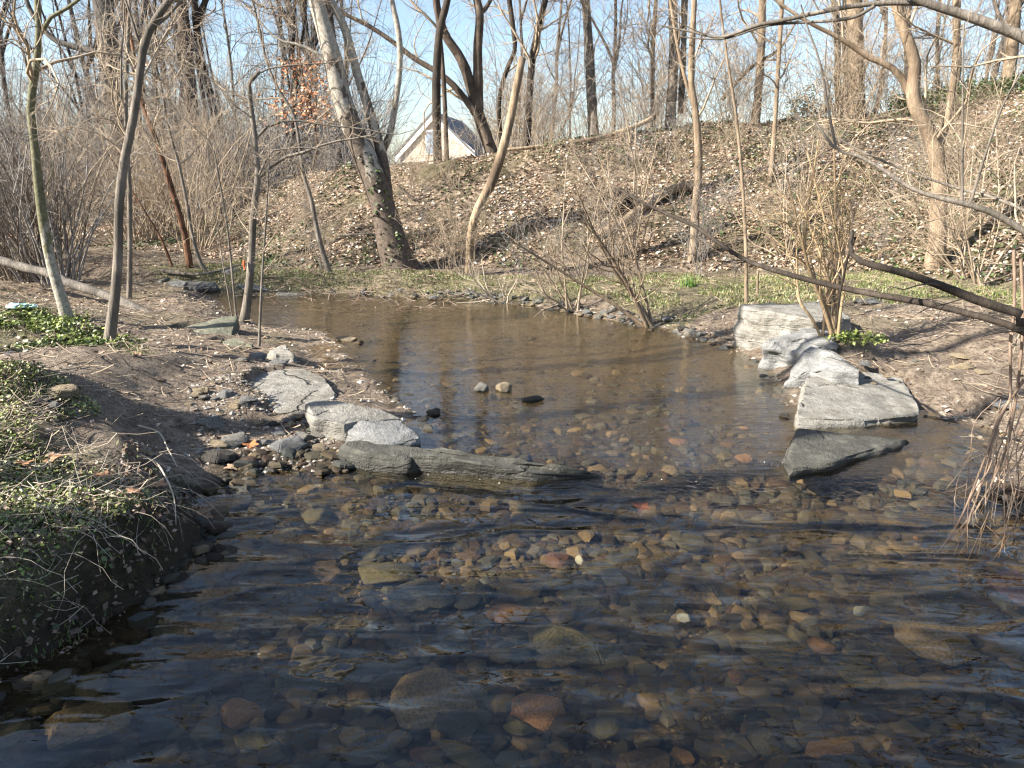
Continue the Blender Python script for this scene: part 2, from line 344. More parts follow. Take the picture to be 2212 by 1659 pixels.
mask = np.zeros((len(X), 4), np.float32); mask[:, 3] = 1
leafy = np.clip(SH * 6, 0, 1) * (Y > 2); leafy = np.maximum(leafy, (.55 * (X < -4.6) + .6 * (Y > 20)))
mask[:, 0] = leafy
grass = np.where(soft(X, Y, MEADOW), .75, 0) + np.where(soft(X, Y, PATCHES), .8, 0) + np.where(soft(X, Y, GREENBANK), .6, 0)
mask[:, 1] = np.clip(grass + .35 * (fbm(p3 * 1.1, 3, 21) > .35) * (SD > .4), 0, 1)
mask[:, 2] = sstep((.06 + .16 * (Y < 3.8) * (X < -.5) - SD) / .12)                                              # stream bed, wet margin, and undercut shade painted dark on the near bank
me = raw_mesh('ground', np.stack([X, Y, Z], 1), Q, True, mask)
m, nt, out = mat('ground_mat'); n = N(nt)
tc = n('TexCoord'); at = n('Attribute', attribute_name='Col'); sp = n('SeparateColor'); n.ln(at.outputs['Color'], sp.inputs[0])
big = n('TexNoise', Vector=tc.outputs['Object'], Scale=1.6, Detail=5.0, Roughness=.6)
fine = n('TexNoise', Vector=tc.outputs['Object'], Scale=38.0, Detail=6.0, Roughness=.75)
mid = n('TexNoise', Vector=tc.outputs['Object'], Scale=9.0, Detail=6.0, Roughness=.7)
mud = n.mix(n.ramp(mid.outputs[0], [(.38, (0, 0, 0)), (.62, (1, 1, 1))]), (.155, .116, .084), (.34, .275, .21))
mud = n.mix(n.ramp(fine.outputs[0], [(.35, (1, 1, 1)), (.5, (0, 0, 0))]), mud, (.06, .044, .032))
mud = n.mix(n.ramp(fine.outputs[0], [(.62, (0, 0, 0)), (.70, (.7, .7, .7))]), mud, (.36, .31, .26))
vo = n('TexVoronoi', Vector=tc.outputs['Object'], Scale=17.0); hs = n('SeparateColor'); n.ln(vo.outputs['Color'], hs.inputs[0])
lf = n.ramp(hs.outputs[0], [(.0, (.04, .03, .02)), (.3, (.10, .072, .048)), (.55, (.19, .14, .096)), (.8, (.30, .23, .16)), (1, (.44, .35, .26))])
lf = n.mix(n.ramp(big.outputs[0], [(.45, (0, 0, 0)), (.62, (.8, .8, .8))]), lf, n.mix(fine.outputs[0], (.05, .05, .025), (.13, .105, .06)))
gr = n.mix(n.ramp(fine.outputs[0], [(.35, (0, 0, 0)), (.65, (1, 1, 1))]), (.06, .07, .022), (.17, .18, .07))
gr = n.mix(n.ramp(mid.outputs[0], [(.45, (0, 0, 0)), (.65, (.8, .8, .8))]), gr, (.22, .17, .11))
vb = n('TexVoronoi', Vector=tc.outputs['Object'], Scale=21.0); vb.inputs['Randomness'].default_value = 1
vc = n('SeparateColor'); n.ln(vb.outputs['Color'], vc.inputs[0])
bed = n.ramp(vc.outputs[0], [(0, (.05, .038, .022)), (.25, (.12, .085, .05)), (.5, (.10, .095, .075)), (.7, (.24, .165, .08)), (.88, (.17, .14, .09)), (1, (.40, .28, .15))])
bed = n.mix(n.ramp(vb.outputs['Distance'], [(.25, (0, 0, 0)), (.6, (1, 1, 1))]), bed, (.045, .035, .022))
bed = n.mix(n.ramp(mid.outputs[0], [(.4, (.35, .35, .35)), (.6, (.95, .95, .95))]), bed, n.mix(fine.outputs[0], (.05, .037, .022), (.15, .11, .062)))
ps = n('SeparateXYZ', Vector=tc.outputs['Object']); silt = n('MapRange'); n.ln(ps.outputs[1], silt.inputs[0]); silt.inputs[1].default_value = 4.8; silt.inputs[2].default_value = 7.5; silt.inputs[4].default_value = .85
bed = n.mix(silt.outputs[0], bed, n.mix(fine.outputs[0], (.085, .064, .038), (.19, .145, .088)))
c = n.mix(sp.outputs[0], mud, lf)
gm = n('Math', operation='MULTIPLY'); n.ln(sp.outputs[1], gm.inputs[0]); n.ln(n.ramp(mid.outputs[0], [(.36, (.15, .15, .15)), (.55, (1, 1, 1))]), gm.inputs[1])
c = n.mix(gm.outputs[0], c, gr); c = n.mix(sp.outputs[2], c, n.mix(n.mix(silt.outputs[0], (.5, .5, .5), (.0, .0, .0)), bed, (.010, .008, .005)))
hh = n('Math', operation='MULTIPLY_ADD'); n.ln(fine.outputs[0], hh.inputs[0]); hh.inputs[1].default_value = .5; n.ln(mid.outputs[0], hh.inputs[2])
bp = n('Bump', Strength=1.0, Distance=.075, Height=hh.outputs[0])
rr = n('MapRange'); n.ln(mid.outputs[0], rr.inputs[0]); rr.inputs[1].default_value = .4; rr.inputs[2].default_value = .65; rr.inputs[3].default_value = .62; rr.inputs[4].default_value = .95
b = bsdf(n, out, c, .9, bp.outputs[0], .25); n.ln(rr.outputs[0], b.inputs['Roughness'])
tag(link('ground', me, m), kind='structure')
# ------------------------------------------------------------------ water: one sheet, upper pool spilling over a smooth lip into the lower pool
WA = np.array([gz(1290, 1030)[:2], gz(1345, 1052)[:2], gz(1600, 1068)[:2], gz(1860, 1072)[:2], gz(2212, 1075)[:2]])
def lip_y(x):
    return np.interp(x, np.r_[-9, -1.6, WA[:, 0], 9], np.r_[4.15, 4.15, WA[:, 1], 3.7])
def water_z(x, y):
    d = y - lip_y(x); return UP * sstep((d + .12) / .34) + .006 * np.exp(-((d + .11) / .05) ** 2) - .004 * np.exp(-((d + .03) / .04) ** 2)
wx = np.concatenate([np.arange(-9, -3, .25), np.arange(-3, 3.6, .03), np.arange(3.6, 9, .25)]); wy = np.concatenate([np.arange(-4, .8, .3), np.arange(.8, 5.2, .025), np.arange(5.2, 19, .12)])
WX, WY = np.meshgrid(wx, wy, indexing='ij'); ws = WX.shape; WX, WY = WX.ravel(), WY.ravel()
q = np.stack([WX, WY, 0 * WX], -1)
low = 1 - sstep((WY - lip_y(WX) + .1) / .2)
wz = water_z(WX, WY) + low * .0035 * fbm(q @ np.array([[1.6, 3.0, 0], [-1.2, 4.2, 0], [0, 0, 1]]) , 3, 31) + (1 - low) * .0012 * fbm(q * np.array([2, 9, 1]), 3, 32)
wi = np.arange(len(WX)).reshape(ws)
wq = np.stack([wi[:-1, :-1], wi[1:, :-1], wi[1:, 1:], wi[:-1, 1:]], -1).reshape(-1, 4)
keep = shore_sd(WX, WY) < .3; wq = wq[keep[wq].any(1)]
me = raw_mesh('water', np.stack([WX, WY, wz], 1), wq, True, np.stack([low, np.exp(-((WY - lip_y(WX) + .02) / .16) ** 2) * (WX > .2) * (WX < 3), low], 1))
m, nt, out = mat('water_mat'); n = N(nt); tc = n('TexCoord'); at = n('Attribute', attribute_name='Col'); sp = n('SeparateColor'); n.ln(at.outputs['Color'], sp.inputs[0])
def wave(sx, sy, rot, sc, det=2.0, dist=0.0):
    mp = n('Mapping', Vector=tc.outputs['Object']); mp.inputs['Rotation'].default_value = (0, 0, rot); mp.inputs['Scale'].default_value = (sx, sy, 1)
    t = n('TexNoise', Vector=mp.outputs[0], Scale=sc, Detail=det, Roughness=.5, Distortion=dist); return t.outputs[0]
upb = n('Bump', Strength=.30, Distance=.010, Height=wave(.16, 1, .05, 34, 3.0))
upb2 = n('Bump', Strength=.34, Distance=.012, Height=wave(.5, 1, -.1, 8, 2.0)); n.ln(upb.outputs[0], upb2.inputs['Normal'])
lob = n('Bump', Strength=.85, Distance=.06, Height=wave(.40, 1, -.35, 4.2, 1.0, .9))
lob2 = n('Bump', Strength=.5, Distance=.012, Height=wave(.30, 1, -.45, 17, 1.5, .6)); n.ln(lob.outputs[0], lob2.inputs['Normal'])
lpb = n('Bump', Distance=.02, Height=wave(.6, 1, -.15, 26, 3.0, .8)); n.ln(sp.outputs[1], lpb.inputs['Strength']); n.ln(lob2.outputs[0], lpb.inputs['Normal'])
lpu = n('Bump', Distance=.02, Height=wave(.6, 1, -.15, 26, 3.0, .8)); n.ln(sp.outputs[1], lpu.inputs['Strength']); n.ln(upb2.outputs[0], lpu.inputs['Normal'])
mixn = n('Mix'); mixn.data_type = 'VECTOR'; n.ln(sp.outputs[0], mixn.inputs[0]); n.ln(lpu.outputs[0], mixn.inputs[4]); n.ln(lpb.outputs[0], mixn.inputs[5])
nn = n('VectorMath', operation='NORMALIZE'); n.ln(mixn.outputs[1], nn.inputs[0])
geo = n('NewGeometry'); dt = n('VectorMath', operation='DOT_PRODUCT'); n.ln(geo.outputs['Incoming'], dt.inputs[0]); n.ln(nn.outputs[0], dt.inputs[1])
def mth(op, a, b=None):
    q_ = n('Math', operation=op)
    for i, v in enumerate((a, b)):
        if v is None: continue
        if hasattr(v, 'is_output'): n.ln(v, q_.inputs[i])
        else: q_.inputs[i].default_value = v
    return q_.outputs[0]
fac = mth('MULTIPLY_ADD', mth('POWER', mth('SUBTRACT', 1.0, mth('MINIMUM', mth('ABSOLUTE', dt.outputs['Value']), 1.0)), 3.7), .95); fac.node.inputs[2].default_value = .05
tr = n('BsdfTransparent'); tr.inputs[0].default_value = (.86, .80, .66, 1)
gl = n('BsdfGlossy', Roughness=.008); n.ln(nn.outputs[0], gl.inputs['Normal'])
ms = n('MixShader'); n.ln(fac, ms.inputs[0]); n.ln(tr.outputs[0], ms.inputs[1]); n.ln(gl.outputs[0], ms.inputs[2]); n.ln(ms.outputs[0], out.inputs[0])
tag(link('water', me, m), kind='structure')
# ------------------------------------------------------------------ scattered cover (nobody could count it)
def scatter(nw, x0, x1, y0, y1, test, rng=RNG):
    x = rng.uniform(x0, x1, nw); y = rng.uniform(y0, y1, nw); z, sd, s = ground(x, y); k = test(x, y, z, sd, s)
    return np.stack([x, y, z], 1)[k]
def leaves(P, size, tilt, cols, asp=.7, lift=.01, rng=RNG, curl=.35):
    n_ = len(P); a = rng.uniform(0, 2 * np.pi, n_); S = size * rng.uniform(.55, 1.3, n_)
    nr = norm(np.stack([rng.normal(0, tilt, n_), rng.normal(0, tilt, n_), np.ones(n_)], 1))
    d = np.stack([np.cos(a), np.sin(a), 0 * a], 1); d = norm(d - nr * (d * nr).sum(1, keepdims=True)); w = np.cross(nr, d)
    P = P + nr * lift * rng.uniform(.2, 1.5, (n_, 1)); s = S[:, None]
    cu = (curl * rng.uniform(-.4, 1, (n_, 1)))
    V = np.stack([P - d * s * .5, P + w * s * asp * .5 + nr * s * cu * .5, P + d * s * .55 + nr * s * cu * .3, P - w * s * asp * .5 + nr * s * cu * .5], 1)
    c = np.asarray(cols)[rng.integers(0, len(cols), n_)] * rng.uniform(.7, 1.25, (n_, 1))
    return V.reshape(-1, 3), np.arange(n_ * 4).reshape(-1, 4), np.repeat(c, 4, 0)
def leafmesh(name, parts, mt, label=None, kind='stuff', cat=None):
    V, Q_, C_, o = [], [], [], 0
    for v, q_, c in parts: V.append(v); Q_.append(q_ + o); C_.append(c); o += len(v)
    ob = link(name, raw_mesh(name, np.concatenate(V), np.concatenate(Q_), False, np.concatenate(C_)), mt); return tag(ob, label, cat, None, kind)
BROWNS = [(.45, .345, .265), (.36, .265, .195), (.54, .435, .345), (.26, .175, .12), (.17, .11, .075), (.40, .275, .195), (.60, .52, .43), (.10, .065, .045)]
IVY = [(.035, .058, .018), (.055, .085, .028), (.085, .115, .04), (.12, .145, .06)]
BRIGHT = [(.11, .15, .03), (.17, .22, .05), (.26, .30, .08), (.07, .09, .02), (.33, .33, .15), (.36, .29, .18)]
def clump(x, y, sc, s): return fbm(np.stack([x * sc, y * sc, 0 * x], -1), 3, s)
hillP = scatter(230000, -14, 17, 8, 21, lambda x, y, z, sd, s: (s > .06) & (s < 1.12) & (clump(x, y, 1.3, 41) > -.6 + 1.05 * RNG.random(len(x))) & (np.abs(x) < y * .8 + 1))
flatP = scatter(26000, -9, 9, 3, 14, lambda x, y, z, sd, s: (s <= .1) & (sd > .06) & (RNG.random(len(x)) < .17 + .5 * (clump(x, y, 1.1, 43) > .3) + .25 * (x < -4)))
leafmesh('leaf_litter', [leaves(hillP, .060, .6, np.minimum(1.35 * np.array(BROWNS + [(.22, .15, .105), (.30, .215, .155), (.38, .28, .20)]), .62), .7, .02), leaves(flatP, .042, .4, BROWNS, .7, .006)], M['leaf'])
ivyP = scatter(90000, -9, 17, 8, 21, lambda x, y, z, sd, s: (s > .04) & (s < 1.1) & (clump(x, y, .9, 47) > .30 - .42 * sstep((x - 2) / 3)) & (RNG.random(len(x)) < .62) & (np.abs(x) < y * .8 + 1))
crestP = scatter(26000, 4, 16, 14, 20, lambda x, y, z, sd, s: (s > .82) & (s < 1.25) & (x / y > .48))
leafmesh('hillside_ivy', [leaves(ivyP, .06, .6, IVY, .9, .05), leaves(crestP + RNG.uniform(0, .35, (len(crestP), 1)) * np.array([0, 0, 1]), .075, .7, IVY, .9, .06)], M['green'])
gbP = scatter(130000, -4.4, -.8, 1.8, 5.2, lambda x, y, z, sd, s: soft(x, y, GREENBANK, .3) & (sd > .10 + .1 * RNG.random(len(x))) & (clump(x, y, 4.5, 51) > -.15 - .5 * RNG.random(len(x))))
ptP = scatter(60000, -7, -2.4, 5.4, 8.6, lambda x, y, z, sd, s: soft(x, y, PATCHES, .35) & (clump(x, y, 3, 52) > .5 - .75 * RNG.random(len(x))))
gbD = scatter(26000, -4.4, -.8, 1.6, 5.2, lambda x, y, z, sd, s: (soft(x, y, GREENBANK, .2) | ((sd < .3) & (y < 3.6))) & (sd > -.02))
gbE = scatter(12000, -3.4, -.8, 1.6, 4.2, lambda x, y, z, sd, s: (sd > .0) & (sd < .32) & (RNG.random(len(x)) < .6) & (y < 3.7))
def raise_(P, h): return P + RNG.uniform(0, 1, (len(P), 1)) ** 1.5 * np.array([0, 0, h])
leafmesh('ground_cover', [leaves(raise_(gbP, .04), .016, .8, BRIGHT, .8, .006), leaves(raise_(ptP, .05), .032, .7, BRIGHT[:4], .8, .01), leaves(raise_(gbD, .03), .022, .9, .6 * np.array([BROWNS[q_] for q_ in (1, 3, 4, 5, 7, 3)]), .6, .01), leaves(raise_(gbE, .05), .030, 1.0, [(.10, .065, .045), (.13, .085, .055), (.07, .045, .03), (.05, .06, .02), (.09, .10, .035)], .7, .02)], M['green'])
def blades(P, h, cols, w=.004, lean=.5):
    n_ = len(P); a = RNG.uniform(0, 6.28, n_); d = np.stack([np.cos(a), np.sin(a), 0 * a], 1) * w; hh = (h * RNG.uniform(.4, 1.2, n_))[:, None]
    tip = P + hh * norm(np.stack([RNG.normal(0, lean, n_), RNG.normal(0, lean, n_), np.ones(n_)], 1))
    V = np.stack([P - d, P + d, tip], 1); c = np.asarray(cols)[RNG.integers(0, len(cols), n_)] * RNG.uniform(.7, 1.3, (n_, 1)); return V.reshape(-1, 3), np.arange(n_ * 3).reshape(-1, 3), np.repeat(c, 3, 0)
GRASS = [(.10, .14, .035), (.15, .19, .055), (.22, .22, .09), (.33, .27, .16), (.07, .10, .025)]
gP = scatter(200000, -8, 9.5, 7, 14.5, lambda x, y, z, sd, s: soft(x, y, MEADOW, .3) & (sd > .15) & (clump(x, y, 2.2, 61) > -.25))
gQ = scatter(90000, -7, -.8, 1.8, 8.6, lambda x, y, z, sd, s: (soft(x, y, PATCHES, .3) | soft(x, y, GREENBANK, .1)) & (sd > .02) & (clump(x, y, 3, 62) > -.1))
leafmesh('grass', [blades(gP, .05, GRASS, .006), blades(gQ, .05, GRASS, .003)], M['green'])
# pebbles and gravel
def pebbles(P, size, cols, flat=.6):
    n_ = len(P); o = np.array([(1, 0, 0), (0, 1, 0), (-1, 0, 0), (0, -1, 0), (.1, .1, 1), (0, 0, -1)], float); f = np.array([(0, 1, 4), (1, 2, 4), (2, 3, 4), (3, 0, 4), (1, 0, 5), (2, 1, 5), (3, 2, 5), (0, 3, 5)])
    S = size * RNG.uniform(.4, 1.5, n_) ** 1.3; a = RNG.uniform(0, 6.28, n_); ca, sa = np.cos(a), np.sin(a)
    L = o[None] * (np.stack([np.ones(n_), RNG.uniform(.5, 1, n_), RNG.uniform(.4, 1, n_) * flat], 1) * S[:, None])[:, None] * RNG.uniform(.75, 1.2, (n_, 6, 1))
    V = np.stack([L[..., 0] * ca[:, None] - L[..., 1] * sa[:, None], L[..., 0] * sa[:, None] + L[..., 1] * ca[:, None], L[..., 2]], -1) + P[:, None]
    c = np.asarray(cols)[RNG.integers(0, len(cols), n_)] * RNG.uniform(.6, 1.2, (n_, 1))
    return V.reshape(-1, 3), (f[None] + np.arange(n_)[:, None, None] * 6).reshape(-1, 3), np.repeat(c, 6, 0)
GREYS = [(.17, .13, .095), (.22, .175, .13), (.26, .235, .20), (.34, .31, .27), (.20, .17, .14), (.42, .39, .34), (.15, .12, .09)]
BEDS = [(.07, .05, .03), (.045, .042, .032), (.11, .075, .038), (.035, .027, .018), (.085, .07, .045), (.14, .105, .06), (.06, .038, .025)]
shoreP = scatter(38000, -4.5, 6.5, 3.8, 11.5, lambda x, y, z, sd, s: (sd > -.06) & (sd < .42) & (RNG.random(len(x)) < .5 - sd * 1.1) & ((y > 4.2) | (x > -1.6)))
pathP = scatter(52000, -6, 6.5, 3.0, 9, lambda x, y, z, sd, s: (sd > .2) & (s < .05) & (clump(x, y, 1.6, 71) > .18) & ~inpoly(x, y, GREENBANK))
gap = px_poly([(400, 880), (540, 830), (590, 890), (690, 900), (760, 940), (720, 985), (560, 985), (430, 985)], .1)
gapP = scatter(3500, -2.6, -.9, 3.9, 5.8, lambda x, y, z, sd, s: inpoly(x, y, gap))
leafmesh('gravel', [pebbles(shoreP, .020, GREYS), pebbles(pathP, .010, GREYS), pebbles(gapP, .016, GREYS)], M['pebble'])
bedP = scatter(22000, -3, 3.2, 1.0, 4.2, lambda x, y, z, sd, s: (sd < -.02) & (RNG.random(len(x)) < .8))
bedQ = scatter(14000, -2.5, 3, 4.2, 10, lambda x, y, z, sd, s: (sd < -.02))
def cobbles(P, size, cols, k=7):
    n_ = len(P); a = (np.arange(k) + RNG.uniform(-.35, .35, (n_, k))) * 2 * np.pi / k; S = size * (.2 + 1.35 * RNG.random(n_) ** 3.5); el = RNG.uniform(.5, 1, n_); ro = RNG.uniform(0, 6.28, n_); rr_ = RNG.uniform(.75, 1.15, (n_, k)); th = S * RNG.uniform(.25, .6, n_); tx, ty = RNG.normal(0, .15, (2, n_))
    def ring(f, z):
        lx = np.cos(a) * rr_ * f * S[:, None]; ly = np.sin(a) * rr_ * f * (S * el)[:, None]; x = lx * np.cos(ro)[:, None] - ly * np.sin(ro)[:, None]; y = lx * np.sin(ro)[:, None] + ly * np.cos(ro)[:, None]
        return np.stack([P[:, :1] + x, P[:, 1:2] + y, P[:, 2:] + z[:, None] + x * tx[:, None] + y * ty[:, None]], -1)
    V = np.concatenate([ring(1, -.2 * th), ring(.95, .45 * th), ring(.62, .85 * th), ring(.02, .95 * th)], 1); f = []
    for l in range(3):
        for i in range(k): j = (i + 1) % k; f.append((l * k + i, l * k + j, (l + 1) * k + j, (l + 1) * k + i))
    c = np.asarray(cols)[RNG.integers(0, len(cols), n_)] * RNG.uniform(.6, 1.35, (n_, 1))
    return V.reshape(-1, 3), (np.array(f)[None] + np.arange(n_)[:, None, None] * 4 * k).reshape(-1, 4), np.repeat(c, 4 * k, 0)
COB = .56 * np.array([(.085, .07, .048), (.06, .058, .05), (.115, .09, .06), (.08, .082, .072), (.10, .098, .085), (.05, .038, .027), (.095, .085, .058), (.15, .115, .07), (.075, .05, .035), (.055, .06, .055), (.11, .10, .08), (.20, .15, .09), (.045, .03, .02)])
cobP = scatter(14000, -2.6, 3.2, 1.2, 4.3, lambda x, y, z, sd, s: (sd < -.03)); cobQ = scatter(4000, -2.5, 3, 4.2, 7, lambda x, y, z, sd, s: (sd < -.03) & (clump(x, y, .8, 81) > -.1) & (RNG.random(len(x)) < 1.1 - (y - 4.2) / 2.6))
leafmesh('stream_bed_gravel', [pebbles(bedP, .013, COB, .4), pebbles(bedQ, .016, COB, .4)], M['pebble']); leafmesh('stream_bed_cobbles', [cobbles(cobP, .052, COB), cobbles(cobQ, .05, COB)], M['pebble'])
def foam_glints(P): return leaves(P, .006, .3, [(.8, .8, .78)], .9, .004)  # white flecks painted in for wet glints and foam along the spill
fp = np.concatenate([np.array([gz(px + RNG.normal(0, sx), py + RNG.normal(0, sy), .0) for _ in range(k)]) for px, py, sx, sy, k in ((1690, 1018, 24, 4, 40), (1345, 1030, 14, 4, 12), (1480, 1040, 60, 6, 10), (1000, 1040, 120, 6, 6))]); fp[:, 2] = water_z(fp[:, 0], fp[:, 1]) + .004
leafmesh('foam_glints', [foam_glints(fp)], M['green'])
M['twig_litter_red'] = plain('drift_twig_mat', (.13, .09, .065), (.36, .28, .215), 2)
# fallen twigs on the banks
def sticks(P, L, r, lay=.25):
    n_ = len(P); a = RNG.uniform(0, 6.28, n_); d = norm(np.stack([np.cos(a), np.sin(a), RNG.normal(0, lay, n_)], 1)); ln = L * RNG.uniform(.3, 1.3, n_)
    t = np.linspace(-.5, .5, 4); bend = RNG.normal(0, .12, (n_, 3)); Pn = P[:, None] + d[:, None] * t[None, :, None] * ln[:, None, None] + (t ** 2)[None, :, None] * bend[:, None] * ln[:, None, None]
    Pn[..., 2] = np.maximum(Pn[..., 2], P[:, None, 2] - .005); return Pn, (r * RNG.uniform(.5, 1.4, n_))[:, None] * np.linspace(1.2, .6, 4)[None]
tb = Tubes()
tw = scatter(22000, -12, 15, 3.5, 20, lambda x, y, z, sd, s: (sd > .1) & (s < 1.05) & (np.abs(x) < y * .8 + .6)); tb.add(*sticks(tw + np.array([0, 0, .015]), .26, .0032))
drift = px_poly([(560, 600), (800, 595), (1000, 615), (1010, 655), (800, 645), (600, 642)], .2)
tag(link('twig_litter', tb.mesh('twig_litter'), M['twig_tan']), kind='stuff'); tb = Tubes()
dw = scatter(1100, -5, 0, 9.5, 13, lambda x, y, z, sd, s: inpoly(x, y, drift)); tb.add(*sticks(dw + RNG.uniform(0, .2, (len(dw), 1)) * np.array([0, 0, .5]), .4, .0042, .35))
tag(link('drift_debris', tb.mesh('drift_debris'), M['twig_litter_red']), kind='stuff')
tb = Tubes()
ds = scatter(3600, -3.4, -.8, 1.8, 4.6, lambda x, y, z, sd, s: soft(x, y, GREENBANK) & (sd < .9) & (sd > .06)); tb.add(*sticks(ds + RNG.uniform(0, .08, (len(ds), 1)) * np.array([0, 0, 1]), .2, .0014, .55))
dp = scatter(9000, -3.2, -.8, 1.8, 4.3, lambda x, y, z, sd, s: (sd > .1) & (sd < .3) & (y < 3.9) & (RNG.random(len(x)) < .17))
sv = np.linspace(0, 1, 7); od = norm(np.stack([.8 + RNG.normal(0, .45, len(dp)), -.5 + RNG.normal(0, .45, len(dp)), 0 * dp[:, 0]], 1)); ln_ = RNG.uniform(.12, .42, len(dp)); hz = RNG.uniform(.1, .5, len(dp))
Pd = dp[:, None] + od[:, None] * (sv * .85)[None, :, None] * ln_[:, None, None] + np.array([0, 0, 1]) * ((hz[:, None] * sv - (.35 + 1.1 * hz[:, None]) * sv ** 2) * ln_[:, None])[..., None] + RNG.normal(0, .006, (len(dp), 7, 3)) * sv[None, :, None]
tb.add(Pd, np.linspace(1, .5, 7)[None] * RNG.uniform(.0006, .0015, len(dp))[:, None])
tag(link('dead_grass', tb.mesh('dead_grass'), M['twig_pale']), kind='stuff')
# ------------------------------------------------------------------ rocks
def rock_loft(name, ring, zb, label, mt, cat='stone', flare=.06, amp=.018, cuts=3, crown=.01, seed=0, group=None, shift=(0, 0), freq=3.0):
    P = np.array([gz(*r) for r in ring]); c = P.mean(0); base = np.array([c[0], c[1], min(zb, P[:, 2].min())]); L = P - base
    B = L.copy(); B[:, :2] *= 1 + flare; B[:, :2] += np.array(shift); B[:, 2] = zb - base[2]; Mid = (L * .52 + B * .48); Mid[:, :2] *= 1.03
    bm = bmesh.new(); k = len(P)
    rng = np.random.default_rng(seed + 100)
    Mid += rng.normal(0, amp * .6, Mid.shape)
    vs = [[bm.verts.new(v) for v in R] for R in (L, Mid, B)]; ct = bm.verts.new(L.mean(0) + np.array([0, 0, crown])); cb = bm.verts.new(B.mean(0))
    for a, b in ((0, 1), (1, 2)):
        for i in range(k): bm.faces.new((vs[a][i], vs[a][(i + 1) % k], vs[b][(i + 1) % k], vs[b][i]))
    for i in range(k): bm.faces.new((ct, vs[0][(i + 1) % k], vs[0][i])); bm.faces.new((cb, vs[2][i], vs[2][(i + 1) % k]))
    bmesh.ops.recalc_face_normals(bm, faces=bm.faces)
    bmesh.ops.bevel(bm, geom=[e for e in bm.edges if e.calc_face_angle(0) > .5], offset=.012, segments=1, affect='EDGES', clamp_overlap=True)
    bmesh.ops.triangulate(bm, faces=bm.faces)
    for _ in range(cuts):
        ls = [e for e in bm.edges if e.calc_length() > .035]
        if ls: bmesh.ops.subdivide_edges(bm, edges=ls, cuts=1)
        bmesh.ops.triangulate(bm, faces=bm.faces)
    bm.normal_update(); V = np.array([v.co for v in bm.verts]); Nn = np.array([v.normal for v in bm.verts])
    Wd = V + base
    d = amp * fbm(Wd * freq * 2 + seed, 4, seed) + amp * .35 * np.abs(fbm(Wd * np.array([2, 2, 9]) * freq * .5 + seed, 2, seed + 3))
    up = Nn[:, 2] > .8; lay = noise(np.stack([Wd[:, 0] * 1.5, Wd[:, 1] * 1.5, Wd[:, 2] * 34], -1), seed + 9); d = np.where(up, d * .45, d * 1.3 + (.010 if name == 'slab' and cuts > 3 and zb < 0 else .002) * np.sign(lay) * np.minimum(np.abs(lay) * 4, 1))
    V = V + Nn * d[:, None]
    for v, q in zip(bm.verts, V): v.co = q
    me = bpy.data.meshes.new(name); bm.to_mesh(me); bm.free(); me.polygons.foreach_set('use_smooth', np.ones(len(me.polygons), bool)); me.set_sharp_from_angle(angle=math.radians(38))
    o = link(name, me, M[mt]); o.location = base; return tag(o, label, cat, group, 'thing')
def stone_mesh(name, seed, npts=16, flat=1.0, sub=1, round_=0.0):
    rng = np.random.default_rng(seed); p = norm(rng.normal(size=(npts, 3))) * rng.uniform(.8, 1.05, (npts, 1)); p[:, 2] *= flat
    bm = bmesh.new(); vs = [bm.verts.new(v) for v in p]; r = bmesh.ops.convex_hull(bm, input=vs)
    bmesh.ops.delete(bm, geom=[v for v in bm.verts if not v.link_faces], context='VERTS')
    bmesh.ops.dissolve_limit(bm, angle_limit=.25, verts=bm.verts, edges=bm.edges)
    bmesh.ops.bevel(bm, geom=bm.edges[:], offset=.05 + .08 * round_, segments=2, affect='EDGES', clamp_overlap=True); bmesh.ops.triangulate(bm, faces=bm.faces)
    for _ in range(sub):
        bmesh.ops.subdivide_edges(bm, edges=[e for e in bm.edges if e.calc_length() > .22], cuts=1); bmesh.ops.triangulate(bm, faces=bm.faces)
    bm.normal_update(); V = np.array([v.co for v in bm.verts]); Nn = np.array([v.normal for v in bm.verts]); V += Nn * (.05 * fbm(V * 3 + seed, 3, seed))[:, None]
    for v, q in zip(bm.verts, V): v.co = q
    me = bpy.data.meshes.new(name); bm.to_mesh(me); bm.free(); me.polygons.foreach_set('use_smooth', np.ones(len(me.polygons), bool)); me.set_sharp_from_angle(angle=math.radians(35)); return me
ANG = [stone_mesh('stone', 200 + i, 13 + i % 4 * 3, 1.0, 2) for i in range(8)]
FLAT = [stone_mesh('stone', 300 + i, 14 + i % 4 * 4, .45, 2, .7) for i in range(8)]
_vm = {}
def stone(px, py, w, h, mt, label, group=None, name='stone', fam=None, z=None, rz=None, i=0, cat='stone', dy=1.0, sink=.25, loc=None, rng=RNG):
    """a stone seen w x h grid pixels large, standing on the ground (or at height z) below pixel (px, py)"""
    p = np.array(loc) if loc is not None else (gz(px, py, z) if z is not None else gt(px, py))
    dep = (p - EYE) @ FWD; sx = w / F * dep / 2; sz = max(h / F * dep / 1.35, .012) * .62
    k = (fam is FLAT, i % 8, mt)
    if k not in _vm: a = (fam or ANG)[i % 8].copy(); a.materials.clear(); a.materials.append(M[mt]); _vm[k] = a
    o = bpy.data.objects.new(name, _vm[k]); COL.objects.link(o); o.location = (p[0], p[1] + sx * .5 * dy, p[2] + sz * (1 - 2 * sink)); flat = .45 if fam is FLAT else 1.0
    o.scale = (sx, sx * .8 * dy, sz / flat); o.rotation_euler = (RNG.uniform(-.12, .12), RNG.uniform(-.12, .12), RNG.uniform(0, 6.28) if rz is None else rz)
    if rz is None: o.scale = (sx, sx, sz / flat)
    return tag(o, label, cat, group)
G_R, G_L = 'big stones along the far bank of the pool', 'big stones along the path side of the pool'
